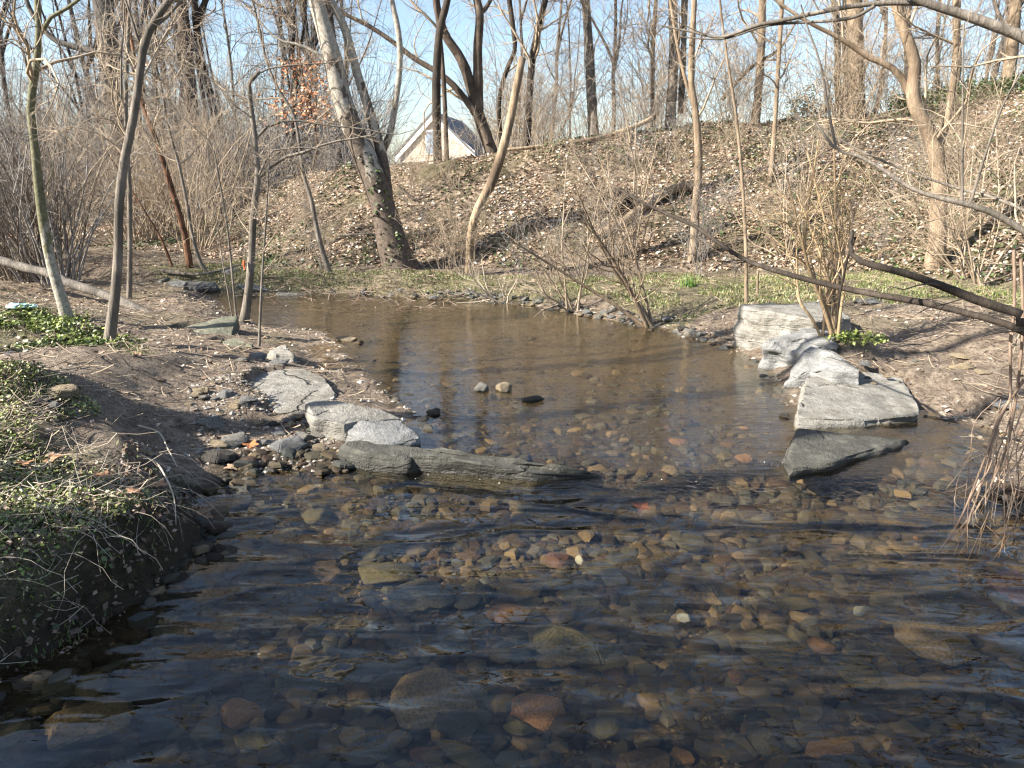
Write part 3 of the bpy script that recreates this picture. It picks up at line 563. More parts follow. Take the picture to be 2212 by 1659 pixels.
rock_loft('boulder', [(1598, 657, .47), (1690, 654, .47), (1790, 657, .45), (1838, 692, .41), (1760, 692, .43), (1700, 680, .45), (1626, 669, .46)], -.08, 'tall blocky grey boulder with a sunlit white face at the pool edge', 'stone_pale', 'boulder', .02, .03, 4, .01, 1)
rock_loft('boulder', [(1655, 742, .27), (1688, 722, .32), (1738, 706, .36), (1792, 710, .37), (1802, 742, .34), (1748, 754, .29), (1698, 764, .2)], -.08, 'rounded grey boulder wedged between the blocky boulder and the ridged one', 'stone_grey', 'boulder', .03, .035, 4, .02, 2)
rock_loft('boulder', [(1690, 832, .06), (1712, 790, .18), (1752, 746, .33), (1800, 764, .30), (1862, 796, .27), (1796, 800, .23), (1744, 802, .17), (1735, 846, .02)], -.12, 'sharp ridged boulder sloping down into the pool beside the flat slab', 'stone_grey', 'boulder', .02, .02, 4, .01, 3)
rock_loft('slab', [(1738, 818, .15), (1792, 805, .15), (1872, 801, .15), (1952, 817, .14), (1968, 850, .12), (1984, 893, .10), (1900, 903, .085), (1830, 908, .09), (1722, 905, .10), (1724, 880, .12), (1733, 858, .13)], -.1, 'broad flat grey slab lying on the dirt bank with streaks of shade', 'stone_pale', 'slab', .01, .012, 4, .004, 4, None)
rock_loft('slab', [(1702, 988, .08), (1722, 923, .125), (1784, 930, .11), (1890, 942, .09), (1968, 948, .068), (1918, 962, .075), (1830, 988, .088), (1790, 1004, .088), (1712, 1014, .085)], .0, 'half drowned wedge slab with wet dark edge where the stream spills over', 'stone_weir', 'slab', .04, .016, 4, .002, 5)
rock_loft('slab', [(372, 716, .24), (410, 702, .27), (487, 682, .33), (514, 681, .33), (510, 696, .285), (500, 728, .19), (430, 730, .20)], .02, 'tilted grey slab banded with shade beside the forked sapling', 'stone_moss', 'slab', .02, .015, 4, .006, 6)
rock_loft('slab', [(460, 742, .18), (505, 727, .23), (545, 742, .2), (560, 756, .13), (500, 755, .15)], .0, 'low grey slab half buried below the tilted slab', 'stone_moss', 'slab', .05, .015, 3, .01, 7)
rock_loft('boulder', [(562, 772, .15), (580, 756, .21), (610, 746, .24), (631, 760, .22), (637, 784, .13), (600, 794, .10)], -.02, 'angular pale boulder at the head of the row of flat stones', 'stone_pale', 'boulder', .05, .025, 4, .02, 8)
rock_loft('slab', [(531, 828, .17), (552, 809, .18), (607, 797, .18), (653, 796, .18), (697, 811, .17), (706, 829, .165), (726, 847, .155), (722, 862, .15), (664, 873, .145), (668, 886, .14), (594, 889, .14), (578, 868, .15), (543, 844, .16)], .02, 'largest flat pale stepping slab between the dirt path and the pool', 'stone_pale', 'slab', -.02, .010, 4, .004, 9)
rock_loft('boulder', [(666, 871, .21), (710, 866, .21), (770, 876, .2), (842, 892, .16), (878, 906, .13), (800, 908, .15), (745, 916, .17), (682, 902, .19)], -.05, 'pale undercut block touching the corner of the largest slab', 'stone_pale', 'boulder', -.06, .025, 4, .006, 10)
rock_loft('boulder', [(748, 926, .13), (775, 908, .17), (858, 905, .15), (898, 932, .10), (906, 952, .07), (838, 955, .09), (765, 948, .09)], -.06, 'smooth rounded grey boulder behind the long weir stone', 'stone_grey', 'boulder', .05, .02, 4, .02, 11)
rock_loft('weir_stone', [(738, 962, 0.114), (765, 953, 0.125), (845, 958, 0.121), (908, 968, 0.114), (914, 978, 0.099), (880, 986, 0.099), (800, 981, 0.103)], -.07, 'blocky mossy end of the stone weir beside the pebbly gap', 'stone_weir', 'weir stone', .02, .020, 4, .006, 12, freq=2.6)
rock_loft('weir_stone', [(893, 968, 0.114), (1000, 978, 0.114), (1080, 986, 0.099), (1180, 1004, 0.076), (1290, 1023, 0.022), (1298, 1029, 0.015), (1150, 1022, 0.056), (1050, 1004, 0.083), (970, 990, 0.099), (884, 985, 0.099)], -.07, 'long dark weir stone tapering to a point in the water', 'stone_weir', 'weir stone', .02, .018, 4, .004, 13, freq=2.6)
# stones standing in the pool
stone(1040, 846, 42, 30, 'stone_pale', 'crumpled white stone standing in the middle of the pool', z=UP, i=1)
stone(1088, 846, 44, 28, 'stone_tan', 'cream and brown stone standing in the pool beside the white stone', z=UP, i=3)
stone(1150, 870, 62, 20, 'stone_dark', 'low dark flat stone breaking the pool surface', z=UP, i=2, rz=.2, fam=FLAT, dy=.6)
stone(937, 897, 42, 18, 'stone_dark', 'black wet stone in the pool behind the rounded boulder', z=UP, i=4, fam=FLAT)
stone(1697, 902, 26, 16, 'stone_dark', 'small black stone beside the corner of the broad flat slab', z=UP, i=5)
stone(750, 740, 66, 22, 'stone_tan', 'pale brick-shaped block resting on the sandbar tip', i=0, rz=.1, dy=.6)
L = [(446, 936, 66, 42, 'stone_pale', 'pointed pale rock at the edge of the dirt path'), (503, 968, 60, 38, 'stone_pale', 'split white rock beside the orange leaf'), (470, 974, 44, 24, 'stone_tan', 'small cream rock leaning against the split white rock'), (618, 980, 78, 36, 'stone_grey', 'wide grey rock at the water edge of the pebbly gap'), (690, 944, 46, 36, 'stone_pale', 'upright grey rock below the undercut block'), (655, 956, 34, 22, 'stone_pale', 'little pale wedge beside the upright grey rock'),
     (522, 884, 38, 22, 'stone_pale', 'white cobble under the near corner of the largest slab'), (122, 860, 62, 32, 'stone_tan', 'mossy tan rock alone on the shaded dirt path'), (72, 880, 50, 22, 'stone_dark', 'dark rock behind the ground cover'), (112, 884, 34, 20, 'stone_grey', 'grey rock just in front of the mossy tan rock'), (522, 785, 28, 15, 'stone_pale', 'small pale stone beside the angular boulder'), (551, 780, 40, 20, 'stone_grey', 'grey cobble leaning on the angular boulder'), (598, 793, 46, 20, 'stone_grey', 'flat grey stone between the angular boulder and the largest slab'),
     (430, 850, 34, 14, 'stone_tan', 'brown flat stone on the open dirt'), (460, 1000, 80, 24, 'stone_dark', 'dark shaded slab at the mouth of the pebbly gap'), (518, 960, 30, 18, 'stone_grey', 'grey chip tucked behind the split white rock'), (575, 965, 34, 18, 'stone_grey', 'dark grey cobble in the pebbly gap'), (640, 905, 30, 14, 'stone_tan', 'tan stone under the edge of the undercut block'), (1885, 660, 64, 16, 'stone_grey', 'low grey slab in the grass behind the yellow stemmed shrub'), (1870, 790, 26, 12, 'stone_grey', 'grey stone at the foot of the ridged boulder'),
     (2090, 800, 54, 14, 'stone_tan', 'flat brown stone on the muddy bank'), (2130, 812, 40, 12, 'stone_tan', 'thin tan stone on the muddy bank'), (2085, 775, 50, 10, 'stone_tan', 'long thin stone farther up the muddy bank'), (2188, 885, 60, 14, 'stone_grey', 'pale slab near the vine tangle')]
for i, (px, py, w_, h_, mt, lb) in enumerate(L): stone(px, py, w_ * 1.22, h_ * 1.25, mt, lb, 'loose rocks along the pool', i=i, fam=ANG if h_ > w_ * .42 else FLAT)
# channel slabs in the far inlet
for i, (px, py, w_, h_, mt, lb) in enumerate([(385, 622, 46, 22, 'stone_grey', 'cornered rock at the head of the inlet'), (432, 632, 92, 30, 'stone_moss', 'long low slab damming the inlet'), (540, 632, 70, 20, 'stone_grey', 'flat stone beyond the forked sapling'), (620, 640, 62, 10, 'stone_pale', 'thin pale slab at the inlet waterline'), (500, 590, 60, 12, 'stone_grey', 'low grey rock behind the inlet'), (352, 610, 44, 12, 'stone_grey', 'flat rock in the grass behind the inlet')]):
    stone(px, py + 3, w_ * 1.3, h_ * 1.6, 'stone_pale' if i % 2 else mt, lb, 'slabs round the inlet', i=i, rz=RNG.uniform(-.2, .2), dy=.5)
# row of small stones along the far shore
rng = np.random.default_rng(5)
KIND = [('stone_grey', 'grey'), ('stone_pale', 'pale'), ('stone_tan', 'tan'), ('stone_dark', 'dark'), ('stone_moss', 'mossy')]
FAR = np.array([(700, 640), (800, 643), (900, 647), (1000, 651), (1100, 658), (1200, 672), (1300, 690), (1400, 708), (1480, 728), (1560, 754), (1600, 775)])
for i in range(150):
    u = rng.uniform(0, 1) ** .85; px = 760 + u * 840; w0_ = 0; py = np.interp(px, FAR[:, 0], FAR[:, 1]) - rng.uniform(-3, 24) * (.6 + .6 * u); w_ = rng.uniform(11, 31) * (.7 + .5 * u); mt, cn = KIND[rng.choice(5, p=[.28, .32, .2, .12, .08])]
    where = 'under the drift of twigs' if px < 1000 else 'by the broken trunk' if px < 1150 else 'by the leaning shrub' if px < 1420 else 'below the grass near the blocky boulder'
    sz = 'small' if w_ < 16 else 'middling'
    stone(px, py, w_, w_ * rng.uniform(.4, .7), mt, f'{sz} {cn} stone on the far shore {where}', f'{sz} {cn} shore stones {where}', i=i, fam=ANG if i % 2 else FLAT)
for i in range(80):
    px, py = rng.uniform(400, 740), rng.uniform(855, 985); p = gt(px, py)
    if not inpoly(p[0], p[1], gap) or shore_sd(np.array([p[0]]), np.array([p[1]]))[0] < 0: continue
    w_ = 12 + 36 * rng.random() ** 2; mt, cn = KIND[rng.choice(5, p=[.3, .25, .25, .12, .08])]; sz = 'small' if w_ < 22 else 'flat'
    stone(px, py, w_, w_ * rng.uniform(.3, .5), mt, f'{sz} {cn} cobble lying in the pebbly gap between slab and weir', f'{sz} {cn} cobbles in the pebbly gap', i=i, fam=FLAT)
for i in range(36):
    px, py = rng.uniform(1850, 2210), rng.uniform(745, 930); p = gt(px, py)
    if shore_sd(np.array([p[0]]), np.array([p[1]]))[0] < .05: continue
    w_ = rng.uniform(9, 26); mt, cn = KIND[rng.choice(5, p=[.3, .1, .4, .12, .08])]; stone(px, py, w_, w_ * .35, mt, f'{cn} pebble pressed into the muddy bank past the slab', f'{cn} pebbles in the muddy bank', i=i, fam=FLAT)
# stones on the bed of the stream, seen through the water
def bedz(p): return gh(p[0], p[1])
BED = [(1095, 1338, 106, 64, 'bed_orange', 'large flat orange stone on the stream bed', 3), (1290, 1442, 52, 28, 'bed_white', 'oval white stone shining on the dark stream bed', 1), (1588, 1480, 46, 40, 'bed_red', 'square rust coloured stone on the stream bed', 5), (1310, 1590, 72, 58, 'bed_olive', 'diamond shaped olive stone near the bottom of the picture', 0), (1645, 1618, 84, 76, 'bed_slate', 'green grey streaked stone under the deepest water', 2), (555, 1618, 112, 54, 'bed_olive', 'broad mossy yellow stone on the stream bed', 4), (558, 1582, 46, 30, 'bed_tan', 'tan stone touching the broad mossy yellow one', 6),
       (1205, 1225, 66, 34, 'bed_red', 'reddish stone on the bed below the floating leaf', 7), (1090, 1196, 34, 20, 'bed_tan', 'square tan stone on the bed in front of the weir', 0), (1300, 1242, 104, 38, 'bed_slate', 'wide pale slate stone on the bed', 3), (1266, 1172, 44, 22, 'bed_tan', 'small bright tan stone on the bed', 5), (1252, 1226, 20, 20, 'bed_white', 'little white pebble beside the reddish stone', 2), (1856, 1336, 60, 16, 'bed_white', 'narrow pale green sliver on the bed', 4), (1235, 1478, 60, 44, 'bed_brown', 'brown stone behind the oval white stone', 1), (1210, 1345, 70, 36, 'bed_tan', 'two toned tan stone beside the large orange one', 7), (1475, 1352, 40, 20, 'bed_white', 'cream pebble on the bed in the sunlit patch', 6),
       (1400, 1325, 110, 50, 'bed_olive', 'flat olive slab on the bed', 2), (985, 1585, 120, 90, 'bed_slate', 'dim grey stone narrowing to a point', 5), (1125, 1590, 84, 40, 'bed_olive', 'triangular olive stone beside the diamond shaped one', 1), (800, 1650, 150, 44, 'bed_slate', 'dark domed stone cut by the bottom edge', 0), (1010, 1650, 160, 50, 'bed_olive', 'grey green boulder cut by the bottom edge', 3), (1205, 1635, 60, 26, 'bed_tan', 'small tan stone under the diamond shaped one', 4), (1180, 1650, 40, 20, 'bed_brown', 'dark pebble beside the small tan stone', 6), (1790, 1640, 130, 50, 'bed_orange', 'long ochre stone near the bottom edge', 7), (1870, 1622, 60, 44, 'bed_brown', 'ochre round stone beside the long ochre one', 5),
       (985, 1385, 90, 60, 'bed_slate', 'slate stone sunk beside the large orange one', 4), (880, 1110, 110, 36, 'bed_slate', 'flat slate stone in front of the weir', 0), (840, 1160, 90, 40, 'bed_brown', 'brown slab on the bed in front of the weir', 3), (1330, 1150, 50, 20, 'bed_orange', 'orange chip on the bed below the lip', 2), (1720, 1320, 120, 34, 'bed_olive', 'long olive slab below the spill', 6), (1540, 1310, 60, 24, 'bed_tan', 'tan slab below the spill', 1), (1770, 1410, 60, 44, 'bed_orange', 'rust stone on the bed in the far half of the lower pool', 3), (1030, 1050, 50, 16, 'bed_tan', 'tan stone under the shadow of the weir stone', 5), (1260, 1058, 70, 16, 'bed_tan', 'long tan stone at the tip of the weir stone', 2), (1605, 1005, 50, 20, 'bed_orange', 'orange stone in the spill beside the wedge slab', 0)]
for px, py, w_, h_, mt, lb, i in BED:
    p = gz(px, py, -.12)
    for _ in range(3): p = gz(px, py, bedz(p))
    dep = (p - EYE) @ FWD; o = stone(0, 0, w_, 24, mt, lb, i=i, fam=FLAT, loc=p, rz=RNG.uniform(-.5, .5), dy=h_ / w_ / max(math.sin(math.atan2(p[2] * -1 + H, p[1])), .3) / .8, name='bed_stone')
    o.scale.z = min(o.scale.z, .10); o.location.y = p[1]; o.location.z += .028
BK = [('bed_tan', 'tan', .16), ('bed_olive', 'olive', .24), ('bed_slate', 'slate grey', .26), ('bed_brown', 'brown', .2), ('bed_red', 'reddish', .06), ('bed_orange', 'orange', .05), ('bed_tan', 'tan', .03)]
for i in range(190):
    y = 1.3 + 2.6 * rng.random() ** 1.2; x = rng.uniform(-1.0, 1.05) * (.35 + y * .72)
    if shore_sd(np.array([x]), np.array([y]))[0] > -.1: continue
    k = rng.choice(7, p=[b[2] for b in BK]); mt, cn, _ = BK[k]; r = rng.choice([.04, .062, .11, .17], p=[.3, .34, .24, .12]) * rng.uniform(.8, 1.2); sz = 'small' if r < .05 else 'middling' if r < .08 else 'big'
    z = gh(x, y); zone = 'just in front of the weir' if y > 3.1 else 'in the sunlit middle of the lower pool' if y > 2.3 else 'in the shaded near water'
    o = bpy.data.objects.new('bed_stone', None) if False else stone(0, 0, 2 * r * F / (y * .966 + .4), 20, mt, f'{sz} {cn} stone on the stream bed {zone}', f'{sz} {cn} bed stones {zone}', name='bed_stone', fam=FLAT if i % 3 else ANG, i=i, loc=(x, y, z))
    o.scale.z = rng.uniform(.2, .4) * r / (.45 if i % 3 else 1.0); o.location.y = y; o.location.z = z + .1 * r + .012
for i in range(70):
    y = rng.uniform(4.3, 8.5); x = rng.uniform(-.35, .38) * y
    if shore_sd(np.array([x]), np.array([y]))[0] > -.12: continue
    k = rng.choice(7, p=[b[2] for b in BK]); mt, cn, _ = BK[k]; r = rng.uniform(.04, .09); z = gh(x, y)
    zone = 'just above the weir' if y < 5.5 else 'in the middle of the upper pool'
    o = stone(0, 0, 2 * r * F / y, 16, mt, f'{cn} stone on the upper pool bed {zone}', f'{cn} upper bed stones {zone}', name='bed_stone', fam=FLAT, i=i, loc=(x, y, z)); o.scale.z = .4 * r / .45; o.location.z = z + .1 * r
# ------------------------------------------------------------------ trees
def wdepth(p): return (np.asarray(p) - EYE) @ FWD
def stem_px(pts, Y, w0, w1, ext=0.0, n=None, base=None, dy=0.0, up=.5):
    """a stem through grid pixels at distance Y (drifting by dy towards the tip); ext metres continue past its last point"""
    m = len(pts); P = [gy(px, py, Y + dy * i / max(m - 1, 1)) for i, (px, py) in enumerate(pts)]
    if base is not None: P[0] = np.asarray(base, float)
    r = [np.interp(i / max(m - 1, 1), [0, 1], [w0, w1]) / 2 / F * wdepth(P[i]) for i in range(m)]
    if ext:
        d = norm(P[-1] - P[-2]); k = max(3, int(ext / 1.1)); r_end = r[-1]
        for i in range(k):
            d = norm(d + np.array([RNG.normal(0, .10), RNG.normal(0, .10), up * .35])); P.append(P[-1] + d * ext / k); r.append(r_end * (1 - .85 * ((i + 1) / k) ** 1.3))
    P = np.array(P); n = n or max(8, int(np.linalg.norm(np.diff(P, axis=0), axis=1).sum() / .16)); n = min(n, 90)
    S = spline(np.column_stack([P, r]), n); return S[:, :3], np.maximum(S[:, 3], .0025)
def flare(PR, f=.5, L=.35):
    P, R = PR; s = np.r_[0, np.cumsum(np.linalg.norm(np.diff(P, axis=0), axis=1))]; return P, R * (1 + f * np.exp(-s / L))
def sink(PR, d=.15):
    P, R = PR; t = norm(P[1] - P[0]); return np.vstack([P[0] - t * d, P]), np.r_[R[0] * 1.05, R]
def tree(name, label, stems, mt, tmt='twig_tan', n=(10, 70, 350), L=(2.0, .9, .45), rmin=.0035, t0=.3, group=None, cat='tree', up=.06, ang=(28, 62), wig=.22, rough=.10, k=12, gp=None, limbs=None, seed=None, rk=.5):
    rng = np.random.default_rng(seed if seed is not None else abs(hash(label)) % 9999 if False else sum(map(ord, label)))
    o0 = stems[0][0][1] if len(stems[0][0]) > 2 else stems[0][0][0]
    root = empty(name, o0, label, cat, group)
    tb = Tubes()
    for i, (P, R) in enumerate(stems): tb.add(P, R, k if R.max() > .012 else 6, rough, True, seed=i * 3.1)
    link('trunk', tb.mesh('trunk', o0), M[mt], root)
    if n[0]:
        tb = Tubes(); src = stems + (limbs or [])
        if limbs:
            for P, R in limbs: tb.add(P, R, 6)
        A = grow(src, n[0], t0, .99, ang, L[0], 8, rk, rmin, up, wig, rng); tb.add(*A, 4)
        B = grow(batch(*A) + (limbs or []), n[1], .15, 1, ang, L[1], 6, .6, rmin, up, wig * 1.2, rng); tb.add(*B, 3)
        if n[2]: C = grow(batch(*B), n[2], .1, 1, ang, L[2], 4, .6, rmin * .85, up, wig, rng); tb.add(*C, 3)
        link('crown', tb.mesh('crown', o0), M[tmt], root)
    return root
def T(px, py): return gt(px, py)
# the big leaning sycamore and its companion stem
b = T(862, 580); Yb = b[1]
syc = [sink(flare(stem_px([(864, 584), (845, 520), (826, 440), (795, 355), (762, 280), (737, 210), (714, 110), (684, 0), (660, -110), (640, -240)], Yb, 60, 27, 6.5, base=b), .35, .4)),
       stem_px([(838, 455), (834, 400), (826, 340), (803, 255), (775, 170), (752, 85), (738, 45), (715, 0), (690, -70)], Yb + .12, 26, 14, 3), stem_px([(822, 335), (842, 290), (856, 210), (864, 140), (861, 70), (846, 0), (835, -90)], Yb + .2, 15, 10, 3),
       stem_px([(738, 210), (700, 130), (655, 100), (600, 85), (560, 45)], Yb + .2, 9, 4, 1)]
t = tree('sycamore_tree', 'thick leaning sycamore with pale mottled upper bark and ivy at its foot', syc, 'bark_sycamore', n=(12, 70, 330), L=(2.2, 1.0, .45), t0=.45, k=20)
ivp = []
for _ in range(90):
    i = RNG.integers(2, 13); a = RNG.uniform(-2.1, -.7); P, R = syc[0]; ivp.append(P[i] + np.array([math.cos(a), math.sin(a), 0]) * R[i] * 1.06 + np.array([0, 0, RNG.uniform(-.1, .1)]))
ivp = np.array(ivp); v, q_, c_ = leaves(ivp, .06, 1.6, IVY, .95, .015); link('ivy', raw_mesh('ivy', v - np.array(t.location), q_, False, c_), M['green'], t)
# bent dark tree at the crest with its long arching limb
b = gy(1066, 330, 16.2); b[2] = gh(b[0], b[1])
tree('crest_tree', 'dark three stemmed tree on the bank crest with a long limb arching over the house', [sink(stem_px([(1066, 332), (1046, 285), (1028, 225), (1005, 150), (985, 110), (962, 75), (945, 20), (935, -60)], 16.2, 27, 15, 4, base=b)),
     stem_px([(1056, 310), (1030, 250), (985, 190), (943, 155), (893, 125), (848, 90), (795, 55), (745, 30), (715, 5)], 16.1, 16, 7, 2), stem_px([(1033, 245), (1033, 190), (1032, 110), (1036, 30), (1030, 0), (1025, -80)], 16.2, 24, 14, 4), stem_px([(1036, 30), (1055, 10), (1072, -40)], 16.2, 10, 7, 3)], 'bark_brown', n=(22, 130, 560), L=(2.0, .9, .5), rmin=.004, t0=.15)
b = gy(945, 345, 15.6); b[2] = gh(b[0], b[1])
tree('crest_tree', 'straight dark trunk standing in front of the white gable', [sink(stem_px([(945, 348), (943, 180), (950, 70), (966, 0), (975, -80)], 15.6, 20, 13, 4, base=b))], 'bark_dark', n=(12, 90, 500), L=(2, 1, .5), rmin=.0045)
b = gy(965, 344, 15.9); b[2] = gh(b[0], b[1])
tree('crest_tree', 'thinner trunk close beside the straight dark one at the gable', [sink(stem_px([(965, 345), (960, 210), (953, 105), (940, 0), (930, -80)], 15.9, 11, 8, 4, base=b))], 'bark_brown', n=(10, 70, 400), L=(2, 1, .5), rmin=.0045)
# the snapped trunk
b = T(1012, 592)
P, R = stem_px([(1012, 596), (1017, 510), (1030, 455), (1056, 405), (1078, 350), (1100, 270), (1115, 195), (1128, 124)], b[1], 15, 16, base=b); R = R * (1 + .25 * np.sin(np.linspace(0, 3.1, len(R))))
tree('snapped_tree', 'barkless tan trunk snapped off at the top and leaning over the bank', [sink((P, R))], 'bark_bare', n=(0, 0, 0), rough=.16)
# trees along the crest and on the slope: (label, [stems], mat, baseY or None, group)
def crest(label, pts, Y, w0, w1, mt, n=(24, 170, 850), L=(2.0, 1, .5), extra=(), ext=8, tmt='twig_tan', name='slope_tree', flr=.2):
    if Y is None: b = T(*pts[0]); Y = b[1]
    else: b = gy(*pts[0], Y); b[2] = gh(b[0], b[1])
    st = [sink(flare(stem_px(pts, Y, w0, w1, ext, base=b), flr))] + [stem_px(p, Y + .1, a, c, e) for p, a, c, e in extra]
    return tree(name, label, st, mt, tmt, n=n, L=L, rmin=.0055 if Y > 14 else .0036, t0=.14)
crest('dark forked trunk rising behind the snapped trunk', [(1136, 300), (1144, 200), (1150, 130), (1158, 80), (1178, 0), (1196, -80)], 18, 16, 12, 'bark_dark')
crest('slim dark tree with a crooked fork between the arching tree and the snapped trunk', [(1085, 320), (1078, 225), (1095, 150), (1112, 105), (1104, 28), (1100, 0), (1092, -90)], 19, 9, 11, 'bark_dark')
crest('pale grey straight trunk on the crest above the fallen log', [(1284, 285), (1276, 180), (1270, 70), (1265, 0), (1262, -80)], 18.5, 22, 17, 'bark_grey')
crest('slender tan tree on the crest beyond the end of the pale log', [(1411, 268), (1410, 125), (1417, 0), (1420, -80)], 19, 10, 8, 'bark_tan')
crest('thick twin trunk on the crest behind the slender slope tree', [(1448, 240), (1456, 110), (1452, 0), (1448, -90)], 19, 22, 18, 'bark_grey', extra=[([(1470, 245), (1476, 120), (1480, 0), (1486, -80)], 14, 12, 4)])
crest('slender straight tree rooted low on the leafy slope', [(1496, 566), (1502, 470), (1509, 353), (1503, 247), (1493, 170), (1497, 60), (1500, 0), (1503, -120)], None, 19, 10, 'bark_tan', extra=[([(1503, 247), (1480, 170), (1462, 90), (1448, 0), (1440, -60)], 8, 6, 2)])
crest('brown trunk on the crest with a leaning broken limb across it', [(1630, 285), (1637, 212), (1644, 106), (1647, 0), (1650, -90)], 18.6, 19, 15, 'bark_tan', extra=[([(1560, 215), (1590, 178), (1630, 140), (1680, 110), (1700, 80)], 10, 5, 1)])
crest('thin pale tree standing on the slope below the crest', [(1665, 388), (1672, 300), (1682, 130), (1690, 0), (1694, -80)], None, 11, 7, 'bark_tan')
crest('stout smooth trunk on the crest with clear sky behind it', [(1848, 262), (1851, 180), (1849, 90), (1845, 0), (1842, -100)], 18.4, 34, 30, 'bark_tan')
crest('dark slim trunk on the crest beside the stout smooth one', [(1815, 262), (1810, 180), (1808, 80), (1800, 0)], 20, 15, 12, 'bark_brown')
crest('big forked tree with a sinuous trunk at the foot of the slope', [(2020, 575), (2026, 480), (2030, 400), (2022, 330), (2008, 285), (1985, 245), (1972, 205), (1976, 140), (1962, 90), (1942, 30), (1930, -30), (1920, -120)], None, 36, 20, 'bark_tan', n=(18, 130, 700), L=(2.2, 1, .5),
      extra=[([(1972, 215), (1948, 170), (1925, 145), (1880, 125), (1842, 100), (1800, 75), (1750, 50)], 17, 8, 1.5), ([(2026, 330), (2048, 250), (2062, 150), (2066, 60), (2064, -60)], 15, 12, 4)])
crest('ivy dark trunk on the crest near the picture corner', [(2170, 215), (2185, 120), (2195, 0), (2200, -90)], 17.5, 26, 22, 'bark_tan')
crest('trunk on the crest between the forked tree and the corner trunk', [(2052, 235), (2068, 140), (2066, 40), (2070, -60)], 18.2, 18, 14, 'bark_tan')
crest('young tree on the meadow edge with a straight pale stem', [(1612, 652), (1611, 530), (1604, 400), (1590, 250), (1570, 120), (1555, 0)], None, 8, 5, 'bark_tan', n=(10, 60, 260), L=(1.3, .7, .35))
crest('knee high cut pole beside the straight pale stem', [(1636, 638), (1637, 600), (1637, 585)], None, 5, 4, 'bark_tan', n=(0, 0, 0), ext=0, name='sapling')
crest('thin tree on the slope left of the leaning sycamore', [(705, 388), (700, 330), (690, 270), (670, 180), (655, 60), (650, -40)], 17.4, 7, 5, 'bark_brown') if False else None
crest('thin sapling leaning out of the debris by the far shore', [(712, 590), (690, 520), (672, 430), (655, 375), (650, 335), (635, 250), (600, 190), (575, 130), (560, 60)], None, 11, 5, 'bark_grey', n=(12, 80, 350), L=(1.4, .8, .4))
# broad old tree behind the thicket
crest('broad old trunk with a side limb behind the thicket', [(262, 360), (252, 250), (238, 160), (230, 80), (222, 0), (214, -100)], 24, 46, 38, 'bark_rough', n=(18, 160, 900), L=(4, 2, .9), extra=[([(232, 125), (190, 108), (150, 98), (110, 80), (70, 30), (50, -20)], 15, 9, 4), ([(228, 40), (262, -30), (290, -90)], 16, 11, 5)], ext=6, tmt='twig_grey', flr=.1)
# saplings on the near bank
b = T(146, 692); tree('young_tree', 'crooked mossy green young tree with a pale foot on the path bank', [sink(flare(stem_px([(146, 692), (130, 635), (112, 575), (95, 490), (82, 390), (75, 310), (66, 235), (77, 150), (84, 80), (80, 0), (74, -80)], b[1], 22, 12, 3, base=b), .2)), stem_px([(86, 75), (105, 42), (135, 22), (165, 5), (200, -40)], b[1], 9, 6, 2), stem_px([(88, 420), (110, 380), (118, 330)], b[1], 3, 1.5)], 'bark_young', n=(14, 90, 420), L=(1.6, .8, .4), rmin=.0025)
b = T(235, 742); tree('young_tree', 'rough barked leaning young tree rooted in green cover by the path', [sink(flare(stem_px([(235, 742), (246, 660), (255, 560), (257, 450), (268, 350), (282, 285), (297, 200), (310, 100), (328, 55), (365, 0), (400, -60)], b[1], 20, 15, 3, base=b), .25)), stem_px([(322, 68), (345, 48), (372, 25), (400, -10)], b[1], 9, 6, 2), stem_px([(300, 90), (278, 20), (262, -40)], b[1], 6, 4, 2), stem_px([(262, 215), (262, 120), (268, 40)], b[1] + .3, 5, 3, 1.5)], 'bark_grey', n=(14, 90, 420), L=(1.5, .8, .4), rmin=.0025)
b = T(279, 646); tree('young_tree', 'straight thin pole tree just behind the rough barked one', [sink(stem_px([(279, 648), (281, 560), (280, 450), (279, 390), (272, 250), (275, 120), (280, 0)], b[1], 11, 7, 2, base=b))], 'bark_grey', n=(12, 80, 350), L=(1.3, .7, .4), rmin=.0028)
b = T(528, 694); s3 = [sink(flare(stem_px([(526, 700), (535, 640), (543, 560), (547, 470), (555, 400), (559, 384), (551, 320), (550, 290), (541, 220), (536, 190), (545, 165), (560, 155)], b[1], 17, 8, base=b), .3)), stem_px([(545, 165), (580, 148), (640, 140), (690, 138), (740, 130)], b[1], 5, 2, .4, up=-.1), stem_px([(559, 384), (585, 360), (620, 338), (660, 328), (700, 312), (752, 300), (785, 298)], b[1], 9, 3, .3), stem_px([(560, 378), (575, 345), (590, 325), (640, 320), (672, 318), (700, 330), (740, 352)], b[1] - .1, 5, 2),
     stem_px([(552, 300), (575, 275), (610, 262), (650, 261), (700, 270), (780, 278), (840, 290)], b[1], 7, 2.5, .3), stem_px([(545, 225), (510, 205), (470, 180), (430, 150), (400, 130)], b[1] + .1, 5, 2), stem_px([(492, 370), (515, 320), (508, 250), (480, 200)], b[1] + .3, 3, 1.5)]
tree('forked_sapling', 'forked sapling at the pool edge with branches sweeping sideways', s3, 'bark_grey', n=(26, 120, 400), L=(.8, .45, .25), rmin=.002, wig=.18)
for pts, lb, w_ in (([(512, 700), (492, 500), (470, 370), (455, 310), (400, 260)], 'pale thin stem splitting beside the forked sapling', 5), ([(503, 690), (480, 560), (465, 460), (440, 380)], 'slim whip growing behind the tilted slab', 3), ([(560, 745), (562, 690), (566, 600), (575, 470), (580, 380)], 'dark whip rooted in a clump on the sandbar', 7)):
    b = T(*pts[0]); tree('sapling', lb, [sink(stem_px(pts, b[1], w_, w_ * .5, .6, base=b))], 'bark_grey', n=(10, 60, 180), L=(.7, .4, .22), rmin=.002)
